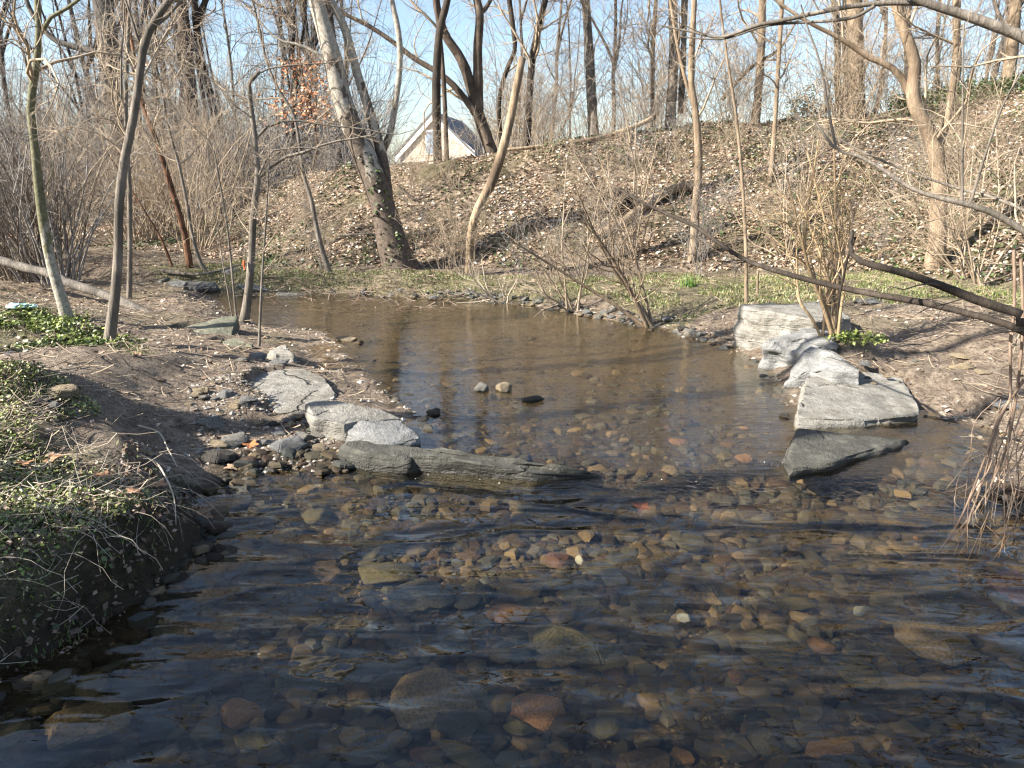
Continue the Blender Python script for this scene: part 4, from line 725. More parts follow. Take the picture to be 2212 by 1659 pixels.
b = T(410, 578); tree('birch_tree', 'leaning birch with peeling orange bark beyond the inlet', [sink(stem_px([(412, 580), (402, 520), (385, 455), (362, 380), (340, 310), (318, 250), (305, 215), (290, 120)], b[1], 15, 7, 2.5, base=b)), stem_px([(372, 575), (350, 520), (318, 465), (290, 420)], b[1] - .1, 6, 3, 1)], 'bark_birch', n=(14, 90, 400), L=(1.5, .8, .4), rmin=.004)
b = T(446, 588); tree('birch_tree', 'grey curving stem close behind the peeling birch', [sink(stem_px([(448, 590), (430, 560), (414, 500), (402, 430), (385, 350), (365, 280), (350, 200)], b[1], 9, 5, 2, base=b))], 'bark_grey', n=(14, 90, 400), L=(1.4, .8, .4), rmin=.004)
# young oak that keeps its rusty leaves
b = gy(668, 400, 18); b[2] = gh(b[0], b[1])
t = tree('young_oak', 'young oak still holding rusty orange leaves behind the sycamore', [sink(stem_px([(690, 392), (685, 320), (672, 240), (655, 170), (645, 100)], 17.5, 6, 3, 1, base=b))], 'bark_brown', n=(14, 80, 300), L=(1.0, .6, .3), rmin=.004, t0=.2)
lc = np.array([gy(px, py, 17.5 + RNG.normal(0, .3)) for px, py in [(650, 215), (668, 190), (690, 175), (640, 235), (680, 200), (635, 150), (660, 140), (700, 240), (655, 265), (672, 245), (625, 225)]]); lp = (lc[RNG.integers(0, len(lc), 750)] + RNG.normal(0, 1, (750, 3)) * np.array([.32, .25, .12]))
v, q_, c_ = leaves(lp, .085, 1.2, [(.48, .22, .11), (.55, .29, .16), (.38, .16, .08), (.60, .38, .24)], .6, .01); link('leaves', raw_mesh('leaves', v - np.array(t.location), q_, False, c_), M['leaf'], t)
# ------------------------------------------------------------------ shrubs
def shrub_proto(name, seed, ns, h, spread, mt, side=(120, 300), Ls=(.6, .3), r=.010, rmin=.0025, wig=.10, base=.12, curve=.05):
    rng = np.random.default_rng(seed); n_ = 9
    a = rng.uniform(0, 6.28, ns); b0 = np.stack([np.cos(a), np.sin(a), 0 * a], 1) * base * rng.random((ns, 1)) ** .5; b0[:, 2] = -.08
    d = norm(np.stack([np.cos(a + rng.normal(0, .5, ns)) * spread * rng.random(ns), np.sin(a + rng.normal(0, .5, ns)) * spread * rng.random(ns), np.ones(ns)], 1)); ln = h * rng.uniform(.45, 1.05, ns)
    P = [b0]; bend = rng.normal(size=(ns, 3)) * curve
    for _ in range(n_ - 1): d = norm(d + bend + wig * rng.normal(size=(ns, 3))); P.append(P[-1] + d * (ln / (n_ - 1))[:, None])
    P = np.stack(P, 1); R = (r * rng.uniform(.5, 1.2, ns))[:, None] * np.linspace(1, .3, n_)[None]; R = np.maximum(R, rmin)
    tb = Tubes(); tb.add(P, R, 5); A = grow(batch(P, R), side[0], .25, 1, (20, 55), Ls[0] * h / 2, 6, .6, rmin, .03, .2, rng); tb.add(*A, 3)
    if side[1]: tb.add(*grow(batch(*A), side[1], .1, 1, (25, 60), Ls[1] * h / 2, 4, .7, rmin * .85, .02, .2, rng), 3)
    return tb.mesh(name), M[mt]
def shrub(proto, p, rz, sc, label, group=None, name='bare_shrub', cat='shrub'):
    me, mt = proto; o = link(name, me, None); 
    if not me.materials: me.materials.append(mt)
    o.location = p; o.rotation_euler = (RNG.normal(0, .05), RNG.normal(0, .05), rz); o.scale = (sc, sc, sc * RNG.uniform(.85, 1.15)); return tag(o, label, cat, group)
TH = [shrub_proto('thicket', 40 + i, 22 + 4 * i, 3.4, .55, ['twig_grey', 'twig_brown', 'twig_grey', 'twig_tan'][i], (110, 300), (.55, .32), .013, .0034, .10, .35) for i in range(4)]
rng = np.random.default_rng(77)
for i in range(46):
    px = rng.uniform(-330, 560) if i > 10 else rng.uniform(-250, 200); Y = rng.uniform(9.5, 23) if i > 10 else rng.uniform(10, 12.5); x = (px - CX) / F * (Y * .966 + .3)
    if px > 330 and Y < 14.5: continue
    if shore_sd(np.array([x]), np.array([Y]))[0] < .35: continue
    kind = ['tall grey', 'dark', 'fine grey', 'tan'][i % 4]; wh = 'nearest the fallen log' if Y < 11 else 'deep in the thicket' if px < 250 else 'beyond the inlet'
    shrub(TH[i % 4], (x, Y, gh(x, Y)), rng.uniform(0, 6.28), rng.uniform(.7, 1.15) * (1.15 if Y > 15 else 1), f'{kind} leafless bush {wh}', f'{kind} leafless bushes {wh}')
TS = [shrub_proto('slope_brush', 60 + i, 9 + 2 * i, 1.7, .7, ['twig_tan', 'twig_grey', 'twig_tan'][i], (60, 150), (.5, .3), .0045, .002, .14, .15, .10) for i in range(3)]
for i in range(94):
    px = rng.uniform(880, 2250) if i < 76 else rng.uniform(430, 900); Y = rng.uniform(11, 17); x = (px - CX) / F * (Y * .966 + .3); z = gh(x, Y)
    if shore_sd(np.array([x]), np.array([Y]))[0] < .9: continue
    kind = ['tan', 'grey', 'thin tan'][i % 3]; wh = 'on the leafy slope past the big forked tree' if px > 1800 else 'on the leafy slope around the fallen log' if px > 1150 else 'on the slope below the house' if px > 850 else 'on the slope behind the sycamore'
    shrub(TS[i % 3], (x, Y, z), rng.uniform(0, 6.28), rng.uniform(.55, 1.15), f'{kind} wispy brush {wh}', f'{kind} wispy brush {wh}')
for i in range(64):
    px = rng.uniform(880, 2260); Y = rng.uniform(16.8, 24); x = (px - CX) / F * (Y * .966 + .3)
    if 840 < px < 1060: continue
    wh = 'over the crest log' if px < 1600 else 'along the crest past the stout smooth trunk'
    shrub(TS[i % 3], (x, Y, gh(x, Y)), rng.uniform(0, 6.28), rng.uniform(1.5, 2.6), f'tall wispy sapling clump {wh}', f'tall wispy sapling clumps {wh}', 'crest_sapling', 'sapling')
def px_shrub(name, label, base, tips, w0, mt, n=(30, 120), L=(.5, .25), dyr=.4, rmin=.002, up=.03, bow=.12, group=None, Yb=None):
    b = T(*base) if Yb is None else gy(*base, Yb); st = []; rng = np.random.default_rng(sum(map(ord, label)))
    for tip in tips:
        dy = rng.uniform(-dyr, dyr); p1 = gy(tip[0], tip[1], b[1] + dy); bb = b + np.array([rng.normal(0, .04), rng.normal(0, .04), -.06]); mid = (bb + p1) / 2 + rng.normal(size=3) * bow * np.linalg.norm(p1 - bb) * np.array([.5, .3, .3])
        q1 = bb + (mid - bb) * .5 + np.array([0, 0, .02]); P = spline(np.array([bb, q1, mid, p1]), 14); r0 = w0 * (tip[2] if len(tip) > 2 else 1) / 2 / F * wdepth(b); st.append((P, np.maximum(np.linspace(r0, r0 * .3, 14), rmin)))
    o = empty(name, b, label, 'shrub', group); tb = Tubes()
    for P, R in st: tb.add(P, R, 7, .08)
    link('stem', tb.mesh('stem', b), M[mt], o) if len(tips) == 1 else None
    if len(tips) > 1:
        for P, R in st:
            t1 = Tubes(); t1.add(P, R, 7, .08); link('stem', t1.mesh('stem', b), M[mt], o)
    if n[0]:
        tb = Tubes(); A = grow(st, n[0], .25, 1, (20, 55), L[0], 6, .6, rmin, up, .18, rng); tb.add(*A, 4)
        if n[1]: tb.add(*grow(batch(*A), n[1], .1, 1, (25, 60), L[1], 5, .6, rmin * .9, up, .2, rng), 3)
        link('twigs', tb.mesh('twigs', b), M[mt], o)['kind'] = 'stuff'
    return o
px_shrub('stem_shrub', 'yellow stemmed shrub fanning up beside the boulders', (1800, 735), [(1700, 380), (1722, 420), (1745, 330), (1768, 300), (1785, 400, .8), (1800, 260), (1818, 350, .8), (1842, 440), (1860, 500, .8), (1720, 520, .8), (1875, 380, .7)], 9.5, 'bark_yellow', (70, 240), (.7, .35), .35)
px_shrub('leaning_shrub', 'pale leaning shrub reaching out over the far pool edge', (1408, 706), [(1262, 470), (1240, 400, .8), (1330, 580, .6), (1105, 520, .9), (1290, 330, .6)], 11, 'bark_tan', (44, 170), (.8, .4), .5, bow=.10)
px_shrub('leaning_shrub', 'thin whippy shrub at the pool edge beneath the snapped trunk', (1240, 672), [(1150, 560), (1120, 500), (1190, 520), (1270, 480), (1160, 610), (1100, 590), (1300, 400), (1225, 330)], 5, 'twig_tan', (40, 160), (.7, .35), .5)
px_shrub('leaning_shrub', 'low spray of dry canes on the pebbly far shore', (1090, 655), [(1010, 590), (1040, 560), (1075, 600), (1120, 600), (1160, 650), (1180, 690), (1000, 620)], 5, 'twig_pale', (24, 60), (.5, .25), .4)
px_shrub('leaning_shrub', 'tall cane shrub climbing the slope between log and stump', (1370, 560), [(1310, 330), (1340, 250), (1375, 220), (1420, 300), (1450, 380), (1290, 400), (1240, 330), (1330, 150)], 4, 'twig_tan', (60, 260), (1.0, .5), .8)
px_shrub('leaning_shrub', 'tangled cane shrub on the slope above the meadow pole', (1700, 560), [(1600, 380), (1640, 300), (1700, 330), (1760, 280), (1790, 350), (1580, 450), (1850, 330), (1560, 330)], 4, 'twig_tan', (60, 260), (1.0, .5), .8)
px_shrub('leaning_shrub', 'tall tangled canes past the big forked tree', (2120, 620), [(2040, 360), (2090, 300), (2150, 260), (2190, 350), (2230, 300), (2010, 420), (2170, 160), (2060, 200)], 4.5, 'twig_tan', (80, 320), (1.1, .5), .8)
px_shrub('leaning_shrub', 'dark leggy shrub in front of the slope brush near the muddy bank', (2085, 600), [(1930, 300), (1980, 260), (2030, 330), (1890, 420), (2110, 240), (1850, 350)], 4, 'twig_tan', (50, 220), (1.0, .5), .5)
# ------------------------------------------------------------------ overhanging limbs of two trees that stand beyond the frame
hub = np.array([4.1, 3.0, 0]); hub[2] = gh(4.1, 3.0)
def limb(pts, Ys, w0, w1, start=None):
    P = [gy(px, py, y) for (px, py), y in zip(pts, Ys)]; r = list(np.linspace(w0, w1, len(P)) / 2 / F * np.array([wdepth(p) for p in P]))
    if start is not None: P = [np.array(start)] + P; r = [r[0] * 1.25] + r
    S = spline(np.column_stack([np.array(P), r]), 40); return S[:, :3], S[:, 3]
def limbed(name, label, hub, trunk, limbs, mt, tw, n, L):
    root = empty(name, hub, label, 'tree'); tb = Tubes(); P = spline(np.array(trunk), 30); tb.add(P, np.linspace(.13, .05, 30), 12, .1); link('trunk', tb.mesh('trunk', hub), M[mt], root)
    for P, R in limbs: tb = Tubes(); tb.add(P, R, 9, .12); link('limb', tb.mesh('limb', hub), M[mt], root)
    tb = Tubes(); rng = np.random.default_rng(9); A = grow(limbs, n[0], .15, 1, (25, 60), L[0], 6, .5, .002, .02, .2, rng); tb.add(*A, 4); tb.add(*grow(batch(*A), n[1], .1, 1, (25, 60), L[1], 5, .6, .0016, .02, .2, rng), 3); link('twigs', tb.mesh('twigs', hub), M[tw], root)['kind'] = 'stuff'; return root
h0 = hub + np.array([0, 0, -.2])
limbed('overhanging_tree', 'dark bare limbs crossing low in front of the muddy bank', hub, [h0, hub + np.array([0, .1, 1]), hub + np.array([.1, .3, 3]), hub + np.array([.3, .5, 6])], [
    limb([(2300, 738), (2212, 712), (2120, 685), (2000, 655), (1900, 638), (1800, 618), (1700, 592), (1620, 566), (1560, 530), (1500, 488), (1440, 462), (1378, 432), (1330, 405)], np.linspace(3.0, 5.0, 13), 17, 5, hub + np.array([0, 0, .75])),
    limb([(2300, 705), (2212, 680), (2120, 652), (2040, 620), (1960, 592), (1890, 574), (1850, 560), (1836, 535), (1842, 500)], np.linspace(2.8, 3.4, 9), 23, 8, hub + np.array([0, 0, .9])),
    limb([(1848, 512), (1830, 560), (1822, 600), (1812, 650), (1806, 700), (1790, 740)], np.linspace(3.4, 3.5, 6), 6, 2)], 'bark_dark', 'twig_dark', (16, 50), (.5, .25))
hub2 = np.array([4.6, 4.4, 0]); hub2[2] = gh(4.6, 4.4)
limbed('overhanging_tree', 'pale mossy limbs with upright shoots arching across the upper corner', hub2, [hub2 - np.array([0, 0, .2]), hub2 + np.array([0, 0, 1]), hub2 + np.array([-.1, -.1, 2.6]), hub2 + np.array([.2, 0, 6])], [
    limb([(2330, 130), (2212, 80), (2100, 38), (1990, 2), (1940, -30)], np.linspace(4.2, 4.4, 5), 25, 14, hub2 + np.array([0, 0, 2.2])),
    limb([(2010, 8), (1920, 6), (1850, 12), (1780, 24), (1700, 42), (1640, 54), (1580, 75), (1545, 80), (1490, 68), (1430, 56)], np.linspace(4.4, 5.0, 10), 12, 4),
    limb([(1890, 12), (1850, 35), (1800, 44), (1740, 48), (1680, 52), (1640, 60), (1560, 84), (1470, 80)], np.linspace(4.45, 4.9, 8), 8, 3),
    limb([(2330, 560), (2212, 498), (2150, 462), (2085, 440), (2020, 425), (1965, 405), (1900, 362), (1850, 335), (1806, 322), (1760, 262)], np.linspace(4.0, 4.6, 10), 15, 5, hub2 + np.array([0, 0, 1.3])),
    limb([(2330, 520), (2212, 455), (2140, 425), (2080, 410), (1990, 380), (1900, 345), (1830, 310), (1770, 270)], np.linspace(4.1, 4.9, 8), 8, 3),
    limb([(1806, 322), (1790, 240), (1772, 140), (1745, 60), (1730, 10)], np.linspace(4.55, 4.6, 5), 6, 3), limb([(2078, 438), (2079, 300), (2080, 180), (2082, 50)], np.linspace(4.3, 4.3, 4), 6, 3.5), limb([(2095, 442), (2130, 330), (2170, 220), (2230, 120)], np.linspace(4.25, 4.2, 4), 6, 3)], 'bark_grey', 'twig_tan', (34, 110), (.8, .4))
M['vine_mat'] = plain('vine_mat', (.12, .075, .055), (.34, .25, .18), 6)
# vine tangle hanging over the muddy corner
rng = np.random.default_rng(3); p0 = gy(2195, 1010, 3.55); p0[2] = gh(p0[0], p0[1]); root = empty('vine_tangle', p0, 'tangle of dry vines and roots drooping into the water from the bank corner', 'vine')
P_, R_ = [], []
for i in range(30):
    a = np.array([rng.uniform(2150, 2290), rng.uniform(820, 1000)]); c = np.array([a[0] + rng.normal(-30, 40), a[1] + rng.uniform(60, 180)]); e = np.array([c[0] + rng.normal(-35, 35), c[1] + rng.uniform(30, 170)])
    e[1] = min(e[1], 1235); Y = rng.uniform(3.25, 3.55); S = spline(np.array([gy(*a, Y + .1), gy(*((a + c) / 2 + rng.normal(0, 14, 2)), Y + .05), gy(*c, Y), gy(*e, Y - .08)]), 12); P_.append(S); R_.append(np.linspace(1, .6, 12) * rng.uniform(.0015, .0042))
for pts in ([(2190, 540), (2192, 660), (2180, 760), (2185, 850), (2150, 930), (2120, 1050), (2060, 1200)], [(2212, 820), (2160, 900), (2120, 1010), (2075, 1120), (2030, 1190)], [(2205, 560), (2210, 700), (2196, 850), (2170, 980), (2110, 1100), (2025, 1192)]):
    S = spline(np.array([gy(*p, 3.35) for p in pts]), 12); P_.append(S); R_.append(np.linspace(1, .5, 12) * .008)
P_, R_ = np.array(P_), np.array(R_); tb = Tubes(); tb.add(P_, R_, 5); link('vine', tb.mesh('vine', p0), M['vine_mat'], root)['kind'] = 'stuff'
tb = Tubes(); tb.add(*grow(batch(P_, R_), 90, .2, 1, (20, 70), .22, 5, .7, .0014, -.05, .25, rng), 3); link('rootlets', tb.mesh('rootlets', p0), M['twig_tan'], root)['kind'] = 'stuff'
vp = p0 + np.array([.12, .05, .02]) + rng.normal(0, 1, (70, 3)) * np.array([.09, .07, .04]); v, q_, c_ = leaves(vp, .06, 1.0, BROWNS, .6, .01); link('leaves', raw_mesh('leaves', v - p0, q_, False, c_), M['leaf'], root)
# ------------------------------------------------------------------ fallen wood
def log(name, label, pts, w0, w1, mt, lift=0.0, Ys=None, k=10, snag=0):
    P = np.array([T(*p) for p in pts]) if Ys is None else np.array([gy(*p, y) for p, y in zip(pts, Ys)]); r = np.linspace(w0, w1, len(P)) / 2 / F * np.array([wdepth(p) for p in P]); P[:, 2] += lift
    S = spline(np.column_stack([P, r]), 36); S[0, 3] *= .5; S[-1, 3] *= .4; tb = Tubes(); tb.add(S[:, :3], S[:, 3], k, .16, True); o = link(name, tb.mesh(name, P[0]), M[mt]); o.location = P[0]
    return tag(o, label, 'log')
log('fallen_log', 'long brown log slumping down to the path behind the two young trees', [(-60, 548), (0, 562), (60, 580), (99, 588), (150, 612), (200, 628), (247, 645), (300, 668), (338, 684)], 18, 20, 'bark_rough', .0, np.linspace(9.3, 7.75, 9))
log('fallen_log', 'short dark log lying in the brush near the litter', [(-60, 640), (0, 648), (50, 655), (96, 662)], 16, 12, 'bark_dark', .0, np.linspace(8.6, 8.2, 4))
log('fallen_log', 'curved barkless log resting on the leafy slope', [(1290, 524), (1340, 500), (1380, 468), (1420, 440), (1460, 422), (1500, 414)], 24, 20, 'bark_bare', .12)
log('fallen_log', 'short pale log end on the slope beside the slender tree', [(1512, 478), (1540, 466), (1575, 460), (1600, 457)], 9, 8, 'bark_tan', .05)
log('fallen_log', 'long bleached log lying along the crest', [(1090, 336), (1180, 326), (1240, 318), (1310, 305), (1370, 284), (1405, 268), (1425, 250)], 7, 12, 'bark_bare', .1, np.linspace(15.6, 17, 7))
log('fallen_log', 'dark branch lying on the grassy slope above the sycamore', [(860, 405), (880, 425), (900, 435), (930, 428)], 5, 4, 'bark_dark', .04)
log('fallen_log', 'grey branch along the foot of the slope behind the sycamore', [(728, 515), (790, 512), (850, 512), (900, 512), (945, 503)], 5, 6, 'bark_grey', .05)
log('fallen_log', 'dark rotten branch on the slope near the corner', [(1700, 372), (1740, 366), (1800, 352), (1830, 345)], 5, 4, 'bark_dark', .04)
log('fallen_log', 'slim dead branch lying across the inlet rocks', [(350, 598), (400, 605), (450, 604), (520, 585)], 8, 5, 'bark_grey', .1)
log('fallen_log', 'gnarled stick lying in the green cover by the path', [(0, 718), (40, 712), (70, 728), (120, 745), (150, 738)], 6, 4, 'bark_dark', .03)
log('fallen_log', 'smooth grey root crossing the green cover', [(88, 708), (140, 704), (190, 710), (228, 704)], 8, 5, 'bark_grey', .0)
log('fallen_log', 'dark log under leaves on the crest ridge', [(1640, 282), (1700, 268), (1760, 266), (1900, 268)], 7, 9, 'bark_dark', .1, [18, 18.2, 18.4, 18.6])
# uprooted stump
p = T(1345, 455); bm = bmesh.new(); bmesh.ops.create_icosphere(bm, subdivisions=4, radius=.34); V = np.array([v.co for v in bm.verts]); V = V * np.array([1.1, .8, .75]) * (1 + .55 * fbm(V * 5, 4, 91))[:, None]
for v, q in zip(bm.verts, V): v.co = q
me = bpy.data.meshes.new('root_stump'); bm.to_mesh(me); bm.free(); o = link('root_ball', me, M['bark_dark']); o.location = p + np.array([0, 0, .1]); tag(o, 'dark torn root ball at the end of the curved barkless log', 'stump')
p = T(150, 722); log('broken_stump', 'little broken stub sticking out of the green cover', [(50, 735), (52, 715), (54, 700)], 9, 6, 'bark_dark', 0, [p[1]] * 3)
# ------------------------------------------------------------------ green plants
p = T(1488, 622); v, q_, c_ = blades(p + RNG.normal(0, 1, (90, 3)) * np.array([.05, .04, 0]), .2, [(.10, .20, .03), (.14, .26, .05), (.08, .15, .03)], .007, .3); o = link('grass_tuft', raw_mesh('grass_tuft', v - p, q_, False, c_), M['green']); o.location = p; tag(o, 'bright green tuft of blades on the far meadow', 'plant')
def leafy_bush(label, c, rad, n_, cols, sz, name='evergreen_bush', stems=9):
    b = np.array(c); o = empty(name, b, label, 'bush'); d = norm(RNG.normal(size=(n_, 3))) * RNG.random((n_, 1)) ** .4; d[:, 2] = np.abs(d[:, 2]); P = d * np.array(rad); P = P[fbm(P * 3, 3, 95) > -.25]
    v, q_, c_ = leaves(P, sz, 1.1, cols, .6, .01); link('foliage', raw_mesh('foliage', v, q_, False, c_), M['green'], o)
    for i in range(stems):
        e = norm(RNG.normal(size=3) * np.array([.7, .7, .2]) + np.array([0, 0, .8])) * np.array(rad) * .85; tb = Tubes(); tb.add(spline(np.array([(0, 0, -.1), e * .5 + RNG.normal(0, .05, 3), e]), 8), np.linspace(.02, .006, 8), 5); link('stem', tb.mesh('stem'), M['twig_brown'], o)
    return o
b = gy(1745, 262, 21); b[2] = gh(b[0], b[1]); leafy_bush('rounded olive bush on the crest between two trunks', b, (.75, .6, 1.15), 2600, [(.20, .18, .09), (.26, .23, .12), (.14, .13, .06)], .07)
b = gy(1790, 712, T(1850, 735)[1]); p = T(1850, 735); leafy_bush('low green plant at the foot of the yellow stemmed shrub', p, (.26, .2, .07), 420, BRIGHT[:4], .035, 'ground_plant', 0)
# ------------------------------------------------------------------ litter
p = T(38, 672); bm = bmesh.new(); bmesh.ops.create_icosphere(bm, subdivisions=3, radius=.07); V = np.array([v.co for v in bm.verts]); V = V * np.array([1.2, .9, .45]) * (1 + .5 * fbm(V * 22, 3, 13))[:, None]
for v, q in zip(bm.verts, V): v.co = q
me = bpy.data.meshes.new('plastic_bag'); bm.to_mesh(me); bm.free(); mb = plain('bag_mat', (.25, .52, .55), (.5, .75, .78), 6, .35); o = link('plastic_bag', me, mb); o.location = p + np.array([0, 0, .04]); tag(o, 'crumpled pale blue plastic bag in the green cover', 'litter')
o2 = o.copy(); COL.objects.link(o2); o2.location = T(72, 668) + np.array([0, 0, .03]); o2.scale = (.6, .6, .6); o2.rotation_euler = (0, 0, 2); o2['label'] = 'small scrap of pale blue plastic next to the crumpled bag'
q = gy(527, 562, b[1] if False else T(528, 694)[1] - .05); tb = Tubes(); tb.add(np.array([q, q + np.array([-.004, -.01, -.05]), q + np.array([.006, -.012, -.11])]), np.array([.012, .010, .004]), 4); o = link('flagging_tape', tb.mesh('flagging_tape', q), plain('tape_mat', (.75, .08, .03), (.85, .16, .06), 5, .5)); o.location = q; tag(o, 'bright orange tape strip tied to the forked sapling', 'tape')
def big_leaf(label, p, s, rz, cols, name='fallen_leaf'):
    a = np.linspace(0, 2 * np.pi, 41)[:-1]; r = s * (.55 + .3 * np.abs(np.cos(a * 2.5)) ** 1.5 + .12 * np.sin(a * 9)); ring = np.stack([r * np.cos(a), r * np.sin(a), .25 * s * (r / s) ** 2 * np.cos(2 * a + 1)], 1); V = np.vstack([[0, 0, 0], ring * .5, ring])
    fs = [(0, 1 + i, 1 + (i + 1) % 40, 1 + (i + 1) % 40) for i in range(0)]; bm = bmesh.new(); vs = [bm.verts.new(v) for v in V]
    for i in range(40): j = (i + 1) % 40; bm.faces.new((vs[0], vs[1 + i], vs[1 + j])); bm.faces.new((vs[1 + i], vs[41 + i], vs[41 + j], vs[1 + j]))
    me = bpy.data.meshes.new(name); bm.to_mesh(me); bm.free(); o = link(name, me, plain(name + '_mat', *cols, 20, .6)); o.location = p; o.rotation_euler = (.15, -.1, rz); return tag(o, label, 'leaf')
big_leaf('dark red leaf floating below the lip of the stream', gz(1385, 1092, .004), .055, .6, ((.07, .025, .015), (.15, .055, .03)), 'floating_leaf')
big_leaf('orange brown leaf beside the split white rock', T(540, 968) + np.array([0, 0, .03]), .06, 1.2, ((.35, .13, .05), (.5, .22, .09)))
big_leaf('large dry leaf curled on the green bank', T(500, 1020) + np.array([0, 0, .03]), .05, 2.2, ((.28, .18, .12), (.42, .30, .2)))
for i, (px, py) in enumerate([(120, 1000), (220, 1040), (290, 1075), (60, 1010), (340, 1060)]):
    big_leaf(['rusty curled leaf high on the green bank', 'torn rusty leaf in the middle of the green bank', 'brown leaf caught near the bank lip', 'pale leaf beside the dark rock on the green bank', 'folded brown leaf by the dead stems'][i], T(px, py) + np.array([0, 0, .03]), .05, i * 1.3, ((.25, .12, .06), (.40, .22, .12)))
o = log('dead_stem', 'long pale dead stem bending over the green bank', [(300, 910 + 940 - 910), (345, 955), (365, 990), (385, 1030)], 5, 2, 'twig_pale', .06); o['category'] = 'stem'
o = log('dead_stem', 'white broken stem lying on the green bank', [(308, 1430 - 900 + 905 - 420), (340, 1030), (360, 1060), (380, 1110), (385, 1170)], 5, 2, 'twig_pale', .08); o['category'] = 'stem'
# ------------------------------------------------------------------ house beyond the crest
Yh = 78.0; e0, e1, ap = gy(862, 348, Yh), gy(1018, 322, Yh), gy(936, 254, Yh); gz0 = 1.9; hb = np.array([(e0[0] + e1[0]) / 2, Yh, gz0])
hs = empty('gabled_house', hb, 'beige stucco house with steep white trimmed gable beyond the bank', 'house'); hs.rotation_euler = (0, 0, -.17)
wv = (e1[0] - e0[0]) / 2; he = e1[2] - gz0 - .3; hr = ap[2] - gz0; Ld = 12.0; ax = ap[0] - hb[0]
def solid(name, pts, thick, mt, parent, y0=0.0):
    bm = bmesh.new(); f = [bm.verts.new((x, y0, z)) for x, z in pts]; g = [bm.verts.new((x, y0 + thick, z)) for x, z in pts]; k = len(pts); bm.faces.new(f); bm.faces.new(g[::-1])
    for i in range(k): bm.faces.new((f[i], g[i], g[(i + 1) % k], f[(i + 1) % k]))
    bmesh.ops.recalc_face_normals(bm, faces=bm.faces); me = bpy.data.meshes.new(name); bm.to_mesh(me); bm.free(); return link(name, me, mt, parent)
stucco = plain('stucco', (.58, .49, .40), (.66, .57, .47), 3, .9); white = plain('white_paint', (.78, .78, .76), (.84, .84, .82), 3, .6); slate = plain('roof_shingle', (.10, .105, .11), (.19, .195, .20), 9, .85); glass = plain('window_glass', (.20, .28, .38), (.35, .45, .58), .6, .15, 0, .6)
wall = solid('wall', [(-wv, 0), (wv, 0), (wv, he), (ax, hr), (-wv, he - .4)], Ld, stucco, hs)
solid('trim', [(-wv - .5, he - .95), (-wv - .5, he - .45), (ax, hr + .35), (ax, hr - .25)], .18, white, hs, -.22); solid('trim', [(wv + .5, he - .45), (wv + .5, he + .05), (ax + .003, hr + .35), (ax + .003, hr - .25)], .18, white, hs, -.22)
solid('roof', [(-wv - .55, he - .40), (-wv - .55, he - .12), (ax, hr + .62), (ax, hr + .37)], Ld + .6, slate, hs, -.25); solid('roof', [(wv + .55, he - .40), (wv + .55, he - .12), (ax + .004, hr + .62), (ax + .004, hr + .37)], Ld + .6, slate, hs, -.25)
for x0, x1, z0, z1 in ((ax - .75, ax + .05, he - .1, hr - 1.3), (-.9, .2, .3, 1.6), (wv - 1.8, wv - .7, .1, 1.9)):
    f = solid('window', [(x0 - .12, z0 - .12), (x1 + .12, z0 - .12), (x1 + .12, z1 + .12), (x0 - .12, z1 + .12)], .12, white, hs, -.11); solid('pane', [(x0, z0), (x1, z0), (x1, z1), (x0, z1)], .05, glass, f, -.14)
solid('annex', [(wv + .6, 0), (wv + 7, 0), (wv + 7, he - .8), (wv + .6, he - .2)], 7, stucco, hs, 5); solid('roof', [(wv + .3, he - .6), (wv + 8, he - 1.1), (wv + 7, he + 1.5), (wv - .5, he + 2.3)], 6, slate, hs, 4.6)
# ------------------------------------------------------------------ woods beyond the crest
def wood_proto(seed, h, r, fork, mt, tmt, n=(18, 100, 520), L=(3.2, 1.7, 1.0), rmin=.0055):
    rng = np.random.default_rng(seed); P = [np.zeros(3)]; d = norm(np.array([rng.normal(0, .05), rng.normal(0, .05), 1.]))
    for _ in range(11): d = norm(d + rng.normal(0, .05, 3) + np.array([0, 0, .06])); P.append(P[-1] + d * h / 11)
    P = np.array(P); st = [(spline(P, 30), np.linspace(r, r * .22, 30))]
    for j in range(fork):
        i = rng.integers(8, 18); q = st[0][0][i]; a = rng.uniform(0, 6.28); d = norm(np.array([math.cos(a) * .6, math.sin(a) * .6, 1])); Q_ = [q]
        for _ in range(7): d = norm(d + rng.normal(0, .08, 3) + np.array([0, 0, .12])); Q_.append(Q_[-1] + d * h * .5 / 7)
        st.append((spline(np.array(Q_), 20), np.linspace(r * .6, r * .15, 20)))
    st[0][0][0, 2] = -.4
    return st, mt, tmt, n, L, rmin, seed
WP = []
for i, (h, r, f, mt, tmt) in enumerate([(15, .20, 1, 'bark_brown', 'twig_grey'), (17, .28, 2, 'bark_dark', 'twig_brown'), (13, .13, 0, 'bark_grey', 'twig_grey'), (16, .22, 2, 'bark_grey', 'twig_grey'), (12, .10, 1, 'bark_brown', 'twig_tan'), (18, .32, 1, 'bark_brown', 'twig_grey'), (14, .15, 2, 'bark_dark', 'twig_grey')]):
    st, a, b_, n_, L_, rm, sd_ = wood_proto(800 + i, h, r, f, mt, tmt); WP.append(([(P_, R_ * .68) for P_, R_ in st], a, b_, n_, L_, rm))
KINDW = ['brown single forked', 'dark twice forked', 'slim pole-like grey', 'spreading grey', 'thin short brown', 'tall stout brown', 'dark many stemmed']
roots = []
rng = np.random.default_rng(21)
